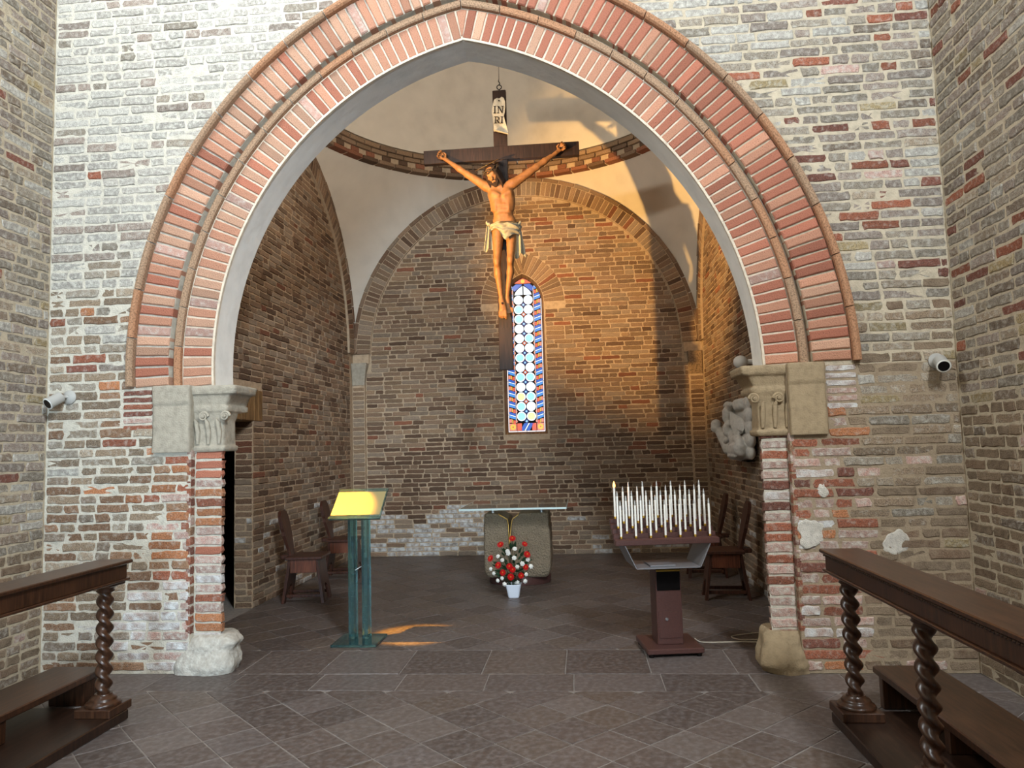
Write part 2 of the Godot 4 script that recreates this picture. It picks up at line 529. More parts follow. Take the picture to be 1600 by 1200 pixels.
# a piece with worn edges: outline in x, y, front at z = 0
func piece(pts: PackedVector2Array, depth: float, bevel: float) -> ArrayMesh:
	var hx := 0.0; var hy := 0.0
	for p in pts:
		hx = maxf(hx, absf(p.x)); hy = maxf(hy, absf(p.y))
	var rings := [PackedVector3Array(), PackedVector3Array(), PackedVector3Array()]
	for p in pts:
		rings[0].append(Vector3(p.x, p.y, -depth))
		rings[1].append(Vector3(p.x, p.y, -bevel))
		rings[2].append(Vector3(p.x * (1.0 - bevel / hx), p.y * (1.0 - bevel / hy), rng.randf_range(-0.0015, 0.001)))
	var b := MB.new()
	b.skin(rings, true, false, true, false)
	return b.mesh()

func worn_rect(l: float, h: float, jit: float, nl: int) -> PackedVector2Array:   # counter-clockwise
	var out := PackedVector2Array()
	for i in nl: out.append(Vector2(lerpf(-l / 2, l / 2, float(i) / (nl - 1)), -h / 2))
	for i in nl: out.append(Vector2(lerpf(l / 2, -l / 2, float(i) / (nl - 1)), h / 2))
	for i in out.size():
		var corner := absf(absf(out[i].x) - l / 2) < 1e-5
		out[i] += Vector2(rng.randf_range(-jit, jit) * 1.6, rng.randf_range(-jit, jit))
		if corner: out[i].x -= signf(out[i].x) * rng.randf_range(0.0, 2.2 * jit); 
	# a vertex in the middle of each short end
	out.insert(nl, Vector2(l / 2 + rng.randf_range(-jit, jit), rng.randf_range(-0.1, 0.1) * h))
	out.append(Vector2(-l / 2 + rng.randf_range(-jit, jit), rng.randf_range(-0.1, 0.1) * h))
	return out

func shapes():
	for i in 20: full_v.append(piece(worn_rect(0.25, 0.055, 0.0046, 6), 0.03, 0.006))
	for i in 12: half_v.append(piece(worn_rect(0.115, 0.055, 0.0045, 4), 0.03, 0.006))
	for i in 6: wide_v.append(piece(worn_rect(0.17, 0.055, 0.004, 4), 0.03, 0.006))

# lay courses: o + u * s + up * y + n * proud. rows(y0, y1) -> spans of s; pick(s, y, len) -> material index
func lay(list: Array, o: Vector3, u: Vector3, n: Vector3, y0: float, y1: float, course: float, rows: Callable, pick: Callable, seen: Callable, proud := 0.008, joint := 0.012):
	var y := y0
	while y < y1:
		var ch := course * rng.randf_range(0.93, 1.07)
		for sp in rows.call(y, y + ch):
			var s: float = sp[0] + rng.randf_range(0.0, 0.012)
			while s < sp[1] - 0.035:
				var r := rng.randf()
				var l := rng.randf_range(0.235, 0.265) if r < 0.58 else (rng.randf_range(0.10, 0.125) if r < 0.9 else rng.randf_range(0.15, 0.19))
				if s + l > sp[1] - 0.05: l = minf(sp[1] - s - 0.004, 0.3)
				var vs: Array = full_v if l > 0.2 else (half_v if l < 0.14 else wide_v)
				var l0: float = 0.25 if l > 0.2 else (0.115 if l < 0.14 else 0.17)
				var h := ch - joint * rng.randf_range(0.8, 1.25)
				var bs := Basis(u, Vector3.UP, n) * Basis(Vector3.BACK, rng.randf_range(-0.008, 0.008)) * Basis(Vector3.RIGHT, rng.randf_range(-0.02, 0.02)) * Basis(Vector3.UP, rng.randf_range(-0.012, 0.012))
				bs = bs * Basis.from_scale(Vector3(l / l0, h / 0.055, 1.0))
				if rng.randf() < 0.5: bs = bs * Basis(Vector3.BACK, PI)
				var at := o + u * (s + l / 2) + Vector3.UP * (y + ch / 2 + rng.randf_range(-0.002, 0.002)) + n * (proud + rng.randf_range(-0.005, 0.004))
				list.append({"xf": Transform3D(bs, at), "mesh": vs[rng.randi() % vs.size()], "mat": tone(pick.call(s + l / 2, y + ch / 2, l)), "score": score(at, n, l * h, seen)})
				s += l + joint * rng.randf_range(0.7, 1.4)
		y += ch

func score(at: Vector3, n: Vector3, area: float, seen: Callable) -> float:
	var p := seen_at(at)
	if p.x < 0 or p.x > 1600 or p.y < 0 or p.y > 1200: return -p.z
	if not seen.call(at): return -p.z
	var d := at - cam_xf.origin
	return area * absf(n.dot(d.normalized())) / d.length_squared() * 1000.0

func always(_p: Vector3) -> bool: return true
func through_arch(p: Vector3) -> bool:   # whether the line from the lens passes the big arch
	var d := p - cam_xf.origin
	for z in [-5.11, -5.4]:
		var q: Vector3 = cam_xf.origin + d * ((z - cam_xf.origin.z) / d.z)
		if q.y < 0.0: return false
		var e := arch_x(0.0, q.y)
		if q.y < SPRING: e = Vector2(-2.51, 1.185) if z > -5.2 else Vector2(-2.66, 1.3)
		if q.x < e.x or q.x > e.y: return false
	return true

func finish(list: Array, parent: Node, called: String, rest_name: String, most := 300, mats: Array = BRICK):
	list.sort_custom(func(a, b): return a.score > b.score)
	var by := {}
	for i in list.size():
		var b: Dictionary = list[i]
		if i < most:
			var o := MeshInstance3D.new()
			o.name = called
			o.mesh = b.mesh
			o.set_surface_override_material(0, mats[b.mat])
			o.transform = b.xf
			parent.add_child(o, true)
		else:
			if not by.has(b.mat): by[b.mat] = SurfaceTool.new()
			by[b.mat].append_from(b.mesh, 0, b.xf)
	if by.is_empty(): return
	var m := ArrayMesh.new()
	var ms := []
	for k in by:
		by[k].commit(m); ms.append(mats[k])
	var o := MeshInstance3D.new()
	o.name = rest_name; o.mesh = m
	for i in ms.size(): o.set_surface_override_material(i, ms[i])
	o.set_meta("kind", "stuff")
	parent.add_child(o, true)

func tone(i: int) -> int: return i + NB * (rng.randi() % 3)   # one of the three tones of a brick kind

func choose(w: Array) -> int:   # [index, weight, ...]
	var t := 0.0
	for i in range(1, w.size(), 2): t += w[i]
	var r := rng.randf() * t
	for i in range(0, w.size(), 2):
		r -= w[i + 1]
		if r <= 0: return w[i]
	return w[0]

func wall(called: String, label: String) -> Node3D:
	return thing(called, label, "wall", Vector3.ZERO, 0.0, "", "structure")

func slab(a: Vector3, b: Vector3, m: Material, parent: Node, called := "masonry"):
	var k := MB.new()
	k.span(a, b, 0.0005)
	return part(called, k, m, parent)

func nave():
	var wl := wall("wall_nave_left", "long brick nave wall at the left of the arch with a security camera corner")
	# masonry with an opening for the high window
	slab(Vector3(NAVE_L - 0.5, 0, -5.5), Vector3(NAVE_L, 5.3, 9.4), M.mortar_beige, wl)
	slab(Vector3(NAVE_L - 0.5, 7.7, -5.5), Vector3(NAVE_L, 8.7, 9.4), M.mortar_beige, wl)
	slab(Vector3(NAVE_L - 0.5, 5.3, -5.5), Vector3(NAVE_L, 7.7, -3.2), M.mortar_beige, wl)
	slab(Vector3(NAVE_L - 0.5, 5.3, -2.0), Vector3(NAVE_L, 7.7, 9.4), M.mortar_beige, wl)
	var bl := []
	var pick := func(s: float, y: float, _l: float):
		if y < 0.9: return choose([24, 3, 9, 3, 25, 2, 23, 3, 10, 0.6])
		return choose([2, 6, 3, 4, 9, 2.5, 4, 1, 0, 2, 6, 0.5, 7, 0.35, 5, 0.4])
	lay(bl, Vector3(NAVE_L, 0, -1.8), Vector3(0, 0, -1), Vector3(1, 0, 0), 0.0, 5.9, 0.068, func(_a, _b): return [[0.0, 3.23]], pick, always, 0.006)
	finish(bl, wl, "brick", "brickwork")
	var wr := wall("wall_nave_right", "brick nave wall at the right of the arch beside a dark wooden rail")
	slab(Vector3(NAVE_R, 0, -5.5), Vector3(NAVE_R + 0.5, 4.8, 9.4), M.mortar_mid, wr)
	slab(Vector3(NAVE_R, 7.2, -5.5), Vector3(NAVE_R + 0.5, 8.7, 9.4), M.mortar_mid, wr)
	slab(Vector3(NAVE_R, 4.8, -5.5), Vector3(NAVE_R + 0.5, 7.2, 1.0), M.mortar_mid, wr)
	slab(Vector3(NAVE_R, 4.8, 2.2), Vector3(NAVE_R + 0.5, 7.2, 9.4), M.mortar_mid, wr)
	bl = []
	var pick2 := func(_s: float, y: float, _l: float):
		if y < 1.7: return choose([24, 6, 25, 3, 23, 3, 9, 2, 10, 0.4])
		return choose([2, 6, 3, 3, 9, 2, 4, 1.5, 6, 0.9, 7, 0.9, 5, 0.5, 0, 1])
	lay(bl, Vector3(NAVE_R, 0, -5.04), Vector3(0, 0, 1), Vector3(-1, 0, 0), 0.0, 5.9, 0.068, func(_a, _b): return [[0.01, 3.23]], pick2, always, 0.006)
	finish(bl, wr, "brick", "brickwork")
	# the rest of the nave, behind the camera: entrance wall with its doorway, ceiling
	var wb := wall("wall_nave_entrance", "greyish plastered entrance wall of the nave with an open doorway and round window")
	slab(Vector3(NAVE_L - 0.5, 0, 9.0), Vector3(-0.15, 8.7, 9.4), M.nave_plaster, wb)
	slab(Vector3(1.65, 0, 9.0), Vector3(NAVE_R + 0.5, 8.7, 9.4), M.nave_plaster, wb)
	slab(Vector3(-0.15, 2.9, 9.0), Vector3(1.65, 8.7, 9.4), M.nave_plaster, wb)
	var ce := thing("ceiling", "dark boarded ceiling over the nave", "ceiling", Vector3.ZERO, 0, "", "structure")
	slab(Vector3(NAVE_L - 0.5, 8.7, -11.2), Vector3(NAVE_R + 0.5, 9.1, 9.5), M.ceiling_boards, ce, "slab")
	# high window of the left wall: pane and frame
	for s in [0, 1]:
		var w2 := thing(["window_2", "window_4"][s], ["tall clear window high in the nave wall near the arch", "tall clear window high in the opposite nave wall behind the camera"][s], "window", [Vector3(NAVE_L - 0.12, 5.3, -2.6), Vector3(NAVE_R + 0.12, 4.8, 1.6)][s], 0, "", "structure")
		var kw := MB.new()
		for z in [-0.565, 0.565]: kw.span(Vector3(-0.04, 0, z - 0.03), Vector3(0.04, 2.4, z + 0.03))
		for y in [0.035, 2.365, 1.2]: kw.span(Vector3(-0.03, y - 0.03, -0.55), Vector3(0.03, y + 0.03, 0.55))
		part("window_frame", kw, M.wood_darker, w2)
		kw = MB.new(); kw.span(Vector3(-0.006, 0.05, -0.55), Vector3(0.0, 2.35, 0.55), 0.0005)
		part("window_pane", kw, glow("window_daylight_pane", Color(0.86, 0.92, 1.0), 2.0), w2)
	var k := MB.new()
	var w3 := thing("window_3", "round clear window over the nave entrance", "window", Vector3(-0.7, 6.4, 8.97), 0, "", "structure")
	k = MB.new(); k.lathe(Vector3.ZERO, [Vector2(0.78, -0.02), Vector2(0.92, -0.02), Vector2(0.92, 0.05), Vector2(0.78, 0.05), Vector2(0.78, -0.02)], 40, false)
	part("window_frame", k.turned(Transform3D(Basis(Vector3.RIGHT, -PI / 2), Vector3.ZERO)), M.stone, w3)
	k = MB.new(); k.lathe(Vector3.ZERO, [Vector2(0.8, -0.01), Vector2(0.8, 0.01)], 40)
	part("window_pane", k.turned(Transform3D(Basis(Vector3.RIGHT, -PI / 2), Vector3.ZERO)), glow("window_round_pane", Color(0.86, 0.92, 1.0), 2.0), w3)
	# added timber block, out of view, keeping the entrance light off the right of the nave
	var cf := thing("light_blocker", "added dark timber block out of view that shades the right of the nave", "light_blocker", Vector3(1.4, 0, 2.6))
	k = MB.new(); k.span(Vector3(-1.0, 0.08, -0.5), Vector3(1.0, 2.3, 0.5), 0.01)
	part("blocker_body", k, M.wood_dark, cf)
	k = MB.new(); k.span(Vector3(-1.05, 0, -0.55), Vector3(1.05, 0.08, 0.55), 0.01)
	part("plinth", k, M.wood_darker, cf)
	k = MB.new(); k.span(Vector3(-1.08, 2.3, -0.58), Vector3(1.05, 2.42, 0.58), 0.02)
	part("cornice", k, M.wood_darker, cf)
	for x in [-0.66, 0.0, 0.66]:
		k = MB.new(); k.span(Vector3(x - 0.28, 0.2, -0.53), Vector3(x + 0.28, 2.1, -0.5), 0.008)
		part("door", k, M.wood_darker, cf)

func glow(called: String, col: Color, energy: float, base := Color(0.05, 0.05, 0.05)) -> StandardMaterial3D:
	var m := StandardMaterial3D.new()
	m.resource_name = called
	m.albedo_color = base; m.roughness = 0.3
	m.emission_enabled = true; m.emission = col; m.emission_energy_multiplier = energy
	M[called] = m
	return m

# ---- wall with the big arch
func arch_wall():
	var w := wall("wall_arch", "limewashed brick wall around the big pointed arch")
	var step := 0.305
	var ln := arch_line(step)
	var mid := ln.size() / 2
	var lf := PackedVector2Array([Vector2(NAVE_L - 0.1, 0), Vector2(-2.748, 0), Vector2(-2.748, SPRING - 0.02)])
	lf.append_array(ln.slice(0, mid + 1))
	lf.append_array(PackedVector2Array([Vector2(ln[mid].x, 8.8), Vector2(NAVE_L - 0.1, 8.8)]))
	var rt := ln.slice(mid)
	rt.append_array(PackedVector2Array([Vector2(1.374, SPRING - 0.02), Vector2(NAVE_R + 0.1, SPRING - 0.02), Vector2(NAVE_R + 0.1, 8.8), Vector2(ln[mid].x, 8.8)]))
	var k := MB.new()
	k.extrude(lf, ZW - 0.001, -5.49)
	part("masonry", k, M.mortar_pale, w)
	k = MB.new()
	k.extrude(rt, ZW - 0.001, -5.49)
	part("masonry", k, M.mortar_mid, w)
	slab(Vector3(1.374, 0, -5.49), Vector3(NAVE_R + 0.1, SPRING - 0.02, ZW - 0.001), M.mortar_brown_shaded, w)
	var f := FastNoiseLite.new(); f.seed = 5; f.frequency = 0.9
	var pick := func(x: float, y: float, _l: float):
		var q := f.get_noise_2d(x, y)
		if x < APEX_X:
			if y < 0.6: return choose([11, 5, 10, 2, 22, 2]) if x > -3.2 else choose([22, 3, 9, 2, 23, 3, 11, 0.8])
			if y < SPRING and x > -3.05: return choose([8, 4, 6, 3, 10, 1.6, 22, 2])
			if y < 1.4: return choose([22, 6, 23, 6, 9, 2, 6, 0.7, 8, 0.5, 4, 2])
			if y < 2.7: return choose([23, 7, 22, 2, 2, 4, 3, 1, 4, 3, 0, 0.8, 6, 0.5, 8, 0.25, 7, 0.2])
			if y + q * 0.8 > 3.1: return choose([0, 5, 1, 5, 3, 1.5, 5, 0.12, 6, 0.1, 2, 1])
			return choose([0, 4, 1, 2, 2, 3, 3, 2, 6, 0.5, 4, 0.6, 7, 0.3, 10, 0.3])
		if y < SPRING and x < 1.78: return choose([10, 4, 6, 3, 7, 1.4, 8, 1, 11, 1.2])
		if y + q * 1.2 < 0.9: return choose([24, 7, 25, 4, 23, 1.5, 10, 0.5, 5, 0.2])  # dusty bricks low on the right, darkened to carry part of the shade
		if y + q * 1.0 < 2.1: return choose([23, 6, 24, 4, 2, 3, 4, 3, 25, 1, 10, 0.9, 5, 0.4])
		if y > 4.2 and x < 1.6: return choose([0, 4, 2, 3, 3, 2, 10, 0.8, 6, 0.5, 5, 0.5])
		return choose([2, 7, 3, 5, 0, 3, 9, 1.5, 4, 0.8, 6, 1.1, 7, 1.0, 5, 0.6, 10, 0.5])
	var rows := func(y0: float, y1: float):
		if y1 < 0.03: return []
		if y1 <= SPRING + 0.03:
			if y1 > 1.72: return [[NAVE_L + 0.005, -3.27], [1.83, NAVE_R - 0.005]]
			return [[NAVE_L + 0.005, -3.02 if y0 > 1.5 else -2.752], [1.62 if y0 > 1.5 else 1.378, NAVE_R - 0.005]]
		var a := arch_x(0.565, y0); var b := arch_x(0.565, y1)
		if b.x > b.y and a.x > a.y: return [[NAVE_L + 0.005, NAVE_R - 0.005]]
		if b.x > b.y: b = Vector2(APEX_X, APEX_X)
		return [[NAVE_L + 0.005, minf(a.x, b.x) + 0.01], [maxf(a.y, b.y) - 0.01, NAVE_R - 0.005]]
	var bl := []
	lay(bl, Vector3(0, 0, ZW), Vector3(1, 0, 0), Vector3(0, 0, 1), 0.015, 5.75, 0.068, rows, pick, always, 0.004)
	# slim bricks filling the old beam pockets beside the imposts, and quoin bricks in the reveals of the piers
	for s in [0, 1]:
		var yy := 1.69
		while yy < 1.985:
			var hh := 0.036
			var cx: float = -3.145 if s == 0 else 1.722
			var bs := Basis(Vector3.BACK, rng.randf_range(-0.02, 0.02)) * Basis.from_scale(Vector3((0.225 if s == 0 else 0.195) / 0.25, hh / 0.055, 1.0))
			bl.append({"xf": Transform3D(bs, Vector3(cx, yy + hh / 2, ZW + 0.004)), "mesh": full_v[rng.randi() % full_v.size()], "mat": choose([6, 4, 7, 2, 10, 2]) if s == 0 else choose([11, 4, 10, 2]), "score": 1.0})
			yy += 0.05
		yy = 0.26
		while yy < 1.5:
			var n := Vector3(1, 0, 0) if s == 0 else Vector3(-1, 0, 0)
			var u := Vector3.UP.cross(n)
			var bs2 := Basis(u, Vector3.UP, n) * Basis.from_scale(Vector3(0.058 / 0.115, 0.056 / 0.055, 1.0))
			bl.append({"xf": Transform3D(bs2, Vector3(-2.744 if s == 0 else 1.37, yy + 0.03, -5.068)), "mesh": half_v[rng.randi() % half_v.size()], "mat": choose([6, 3, 7, 3, 10, 1, 22, 1]), "score": 0.5})
			yy += 0.068
	finish(bl, w, "brick", "brickwork")
	# lumps of old white plaster left on the right of the arch
	for q in [[1.40, 1.55, 0.79, 0.96], [1.93, 2.07, 0.76, 0.9], [1.52, 1.60, 1.13, 1.22]]:
		var lk := loft([[0.0, q[0], q[1], -q[3], -q[2], 0.06], [0.007, q[0] + 0.002, q[1] - 0.002, -q[3] + 0.002, -q[2] - 0.002, 0.06], [0.009, q[0] + 0.03, q[1] - 0.03, -q[3] + 0.03, -q[2] - 0.03, 0.05]], 0.01, 0.05, int(q[0] * 100), 48)
		part("plaster_patch", lk.turned(Transform3D(Basis(Vector3(1, 0, 0), Vector3(0, 0, 1), Vector3(0, -1, 0)), Vector3(0, 0, ZW))), M.plaster_patch, w)
	# recessed inner order of the piers: cores and their bricks
	for side in [0, 1]:
		var nm: String = ["trim_1", "trim_2"][side]
		var t := thing(nm, ["worn red brick pier shaft under the impost nearest the dark doorway", "crusted red brick pier shaft beside the candle stand"][side], "pier", Vector3.ZERO, 0.0, "", "structure")
		var x0: float = [-2.76, 1.199][side]
		var x1: float = [-2.545, 1.386][side]
		var core := PackedVector2Array()
		if side == 0: core = PackedVector2Array([Vector2(x0, 5.105), Vector2(x1 - 0.006, 5.105), Vector2(-2.72, 5.45), Vector2(x0, 5.45)])
		else: core = PackedVector2Array([Vector2(x0 + 0.006, 5.105), Vector2(x1, 5.105), Vector2(x1, 5.45), Vector2(1.33, 5.45)])
		k = MB.new()
		k.extrude(core, SPRING, 0.0)
		part("mortar_core", k.turned(FLAT), M.mortar_pale, t)
		bl = []
		var y := 0.2
		while y < 1.52:
			var ch := 0.068 * rng.randf_range(0.95, 1.06)
			var l: float = 0.2 if side == 0 else 0.176
			var cx: float = -2.645 if side == 0 else 1.287
			var l0 := 0.17
			var mi: int
			if side == 0: mi = choose([8, 4, 6, 3, 10, 2, 14, 2]) if y > 0.75 else choose([11, 4, 10, 3, 6, 1, 8, 0.6])
			else: mi = choose([10, 5, 6, 2.5, 8, 1, 7, 1, 11, 1.5])
			var bs := Basis(Vector3.BACK, rng.randf_range(-0.012, 0.012)) * Basis(Vector3.UP, rng.randf_range(-0.02, 0.02)) * Basis.from_scale(Vector3(l * rng.randf_range(0.97, 1.03) / l0, (ch - 0.012) / 0.055, 1.6))
			var at := Vector3(cx + rng.randf_range(-0.003, 0.003), y + ch / 2, -5.098 + rng.randf_range(-0.004, 0.004))
			bl.append({"xf": Transform3D(bs, at), "mesh": wide_v[rng.randi() % wide_v.size()], "mat": tone(mi), "score": 1.0})
			y += ch
		finish(bl, t, "brick", "brickwork")

# ring of voussoirs between radii offsets k0 and k1, front face at z; along both arcs
func voussoirs(parent: Node, called: String, k0: float, k1: float, pitch: float, joint: float, z: float, deep: float, mats: Callable, bevel := 0.006, jit := 0.003, split := 0.0):
	var cache := {}
	for side in [0, 1]:
		var r0: float = ([2.365, 2.564][side]) + k0
		var r1: float = ([2.365, 2.564][side]) + k1
		var cen: Vector2 = [Vector2(-0.248, 2.133), Vector2(-1.318, 1.949)][side]
		var aa: Array = ang_l(k0) if side == 0 else ang_r(k0)
		var a0: float = aa[0]; var a1: float = aa[1]
		var rm := (r0 + r1) / 2
		var count := int(round(absf(a1 - a0) * rm / pitch))
		for i in count:
			var a := lerpf(a0, a1, (i + 0.5) / count)
			var da := absf(a1 - a0) / count
			var at := cen + Vector2.from_angle(a) * rm
			if (side == 0 and at.x > APEX_X + 0.02) or (side == 1 and at.x < APEX_X - 0.02): continue
			var key := "%d_%d" % [side, i % 7]
			if not cache.has(key):
				var w0 := da * r0 / 2 - joint / 2; var w1 := da * r1 / 2 - joint / 2
				var hl := (r1 - r0) / 2
				var pts := PackedVector2Array()   # x runs outwards
				for q in [[-1.0, -w0], [-0.33, -lerpf(w0, w1, 0.33)], [0.33, -lerpf(w0, w1, 0.66)], [1.0, -w1], [1.0, w1], [0.33, lerpf(w0, w1, 0.66)], [-0.33, lerpf(w0, w1, 0.33)], [-1.0, w0]]:
					pts.append(Vector2(q[0] * hl + rng.randf_range(-jit, jit), q[1] + rng.randf_range(-jit, jit) * 0.6))
				cache[key] = piece(pts, deep, bevel)
			var o := MeshInstance3D.new()
			o.name = called
			o.mesh = cache[key]
			o.set_surface_override_material(0, mats.call(at))
			o.transform = Transform3D(Basis(Vector3.BACK, a + rng.randf_range(-0.006, 0.006)), Vector3(at.x, at.y, z + rng.randf_range(-0.003, 0.003)))
			parent.add_child(o, true)

# bar that follows the arch: profile points Vector2(offset k, z)
func arch_bar(k: MB, prof: Array, a_from := 0.0, a_to := 1.0, side := 0, steps := 6):
	var rings := []
	for i in steps + 1:
		var t := lerpf(a_from, a_to, float(i) / steps)
		var ring := PackedVector3Array()
		for p in prof:
			var aa: Array = ang_l(p.x) if side == 0 else ang_r(p.x)
			var q: Vector2 = arc_l(p.x, lerpf(aa[0], aa[1], t)) if side == 0 else arc_r(p.x, lerpf(aa[0], aa[1], t))
			ring.append(Vector3(q.x, q.y, p.y))
		if side == 1: ring.reverse()
		rings.append(ring)
	k.skin(rings, true, true, true, false)

func big_arch():
	var t := thing("trim_3", "pointed arch of two rings of salmon bricks with terracotta mouldings", "arch", Vector3.ZERO, 0.0, "", "structure")
	# plaster soffit and the mortar bed of the inner ring
	var k := MB.new()
	var ln := arch_line(0.0, 40)
	var ln2 := arch_line(0.32, 40)
	for i in ln.size() - 1:
		var a := ln[i]; var b := ln[i + 1]
		k.quad(Vector3(a.x, a.y, -5.10), Vector3(a.x, a.y, -5.40), Vector3(b.x, b.y, -5.40), Vector3(b.x, b.y, -5.10))
		var c := ln2[i]; var d := ln2[i + 1]
		k.quad(Vector3(a.x, a.y, -5.40), Vector3(c.x, c.y, -5.40), Vector3(d.x, d.y, -5.40), Vector3(b.x, b.y, -5.40))
	part("soffit", k, M.plaster_soffit, t)
	k = MB.new()
	for i in ln.size() - 1:
		var a := ln[i]; var b := ln[i + 1]; var c := ln2[i]; var d := ln2[i + 1]
		k.quad(Vector3(a.x, a.y, -5.10), Vector3(b.x, b.y, -5.10), Vector3(d.x, d.y, -5.10), Vector3(c.x, c.y, -5.10))
	part("mortar_bed", k, M.mortar_arch, t)
	# white lip where the plaster meets the bricks
	k = MB.new()
	for s in [0, 1]: arch_bar(k, [Vector2(-0.004, -5.09), Vector2(0.012, -5.09), Vector2(0.012, -5.115), Vector2(-0.004, -5.115)], 0.0, 1.0, s, 40)
	part("plaster_lip", k, M.mortar_arch, t)
	var ms := func(at: Vector2):
		var p: int = choose([12, 6, 13, 3, 14, 2, 15, 0.5])
		if at.x > APEX_X: p = choose([12, 3, 13, 0.6, 14, 6, 15, 0.6])
		return BRICK[tone(p) if rng.randf() < 0.4 else p]
	# wedge bricks at the crown, where the two arcs meet
	for q in [[0.012, 0.225, -5.09, 0.05], [0.305, 0.552, -5.025, 0.09]]:
		var al: float = ang_l(q[0])[1]; var ar: float = ang_r(q[0])[1]
		var foot := arc_l(q[0], al)
		var tl: Vector2 = Vector2(-0.248, 2.133) + Vector2.from_angle(al) * (2.365 + q[1]) + Vector2(0.008, 0)
		var tr: Vector2 = Vector2(-1.318, 1.949) + Vector2.from_angle(ar) * (2.564 + q[1]) - Vector2(0.008, 0)
		var mid: Vector2 = (foot + (tl + tr) / 2) / 2
		var wedge := piece(PackedVector2Array([foot - mid + Vector2(-0.004, 0.02), foot - mid + Vector2(0.004, 0.02), tr - mid, (tl + tr) / 2 - mid + Vector2(0, 0.01), tl - mid]), q[3], 0.005)
		var wo := part("brick", wedge, BRICK[12], t)
		wo.position = Vector3(mid.x, mid.y, q[2])
	voussoirs(t, "brick", 0.012, 0.225, 0.072, 0.013, -5.09, 0.05, ms, 0.005, 0.0025)
	voussoirs(t, "brick", 0.305, 0.552, 0.0735, 0.013, -5.025, 0.09, ms, 0.008, 0.003)
	var tm := func(_at: Vector2): return [M.moulding_terracotta, M.moulding_tan][rng.randi() % 2]
	# fillet pieces on the outer edge of the inner ring, hood mould outside the outer ring
	for s in [0, 1]:
		var np := 13
		for i in np:
			k = MB.new()
			var g := 0.012
			arch_bar(k, [Vector2(0.234, -5.10), Vector2(0.234, -5.066), Vector2(0.244, -5.058), Vector2(0.276, -5.058), Vector2(0.285, -5.066), Vector2(0.285, -5.10)].duplicate(), (i + g) / np, (i + 1 - g) / np, s, 3)
			part("fillet", k, tm.call(Vector2.ZERO), t)
		np = 12
		for i in np:
			k = MB.new()
			var g := 0.01
			arch_bar(k, [Vector2(0.556, -5.06), Vector2(0.556, -5.0), Vector2(0.566, -4.985), Vector2(0.582, -4.98), Vector2(0.598, -4.985), Vector2(0.606, -5.0), Vector2(0.606, -5.06)], (i + g) / np, (i + 1 - g) / np, s, 4)
			part("moulding", k, tm.call(Vector2.ZERO), t)
	# imposts and bases of worn stone
	impost(0); impost(1); base_stone(0); base_stone(1)

# closed loft of rounded rectangles with a worn surface: sections [y, x0, x1, z0, z1, r]
func loft(secs: Array, step: float, wear: float, sd: int, per := 40) -> MB:
	var f := FastNoiseLite.new(); f.seed = sd; f.frequency = 6.0; f.fractal_octaves = 3
	var rings := []
	for i in secs.size() - 1:
		var a: Array = secs[i]; var b: Array = secs[i + 1]
		var d := Vector3(b[0] - a[0], b[2] - a[2], b[4] - a[4]).length()
		var cnt := maxi(1, int(ceil(d / step)))
		for j in range(0 if i == 0 else 1, cnt + 1):
			var s := []
			for q in 6: s.append(lerpf(a[q], b[q], float(j) / cnt))
			rings.append(rr(s, per, f, wear))
	var k := MB.new()
	k.skin(rings)
	return k

func rr(s: Array, per: int, f: FastNoiseLite, wear: float) -> PackedVector3Array:
	var hx: float = (s[2] - s[1]) / 2; var hz: float = (s[4] - s[3]) / 2
	var cx: float = (s[1] + s[2]) / 2; var cz: float = (s[3] + s[4]) / 2
	var r := minf(s[5], minf(hx, hz))
	var ring := PackedVector3Array()
	for j in per:
		var a := TAU * (j + 0.5) / per
		var d := Vector2(cos(a), sin(a))
		# walk a square outline, then round its corners
		var m := maxf(absf(d.x), absf(d.y))
		var q := d / m
		var p := Vector2(q.x * hx, q.y * hz)
		var inn := Vector2(clampf(p.x, -hx + r, hx - r), clampf(p.y, -hz + r, hz - r))
		var e := p - inn
		if e.length() > r and r > 0: p = inn + e.normalized() * r
		var P := Vector3(cx + p.x, s[0], cz - p.y)
		var n := Vector3(d.x, 0, -d.y)
		ring.append(P + n * f.get_noise_3dv(P * 1.0) * wear + Vector3.UP * f.get_noise_3d(P.z, P.x, P.y) * wear * 0.3)
	return ring

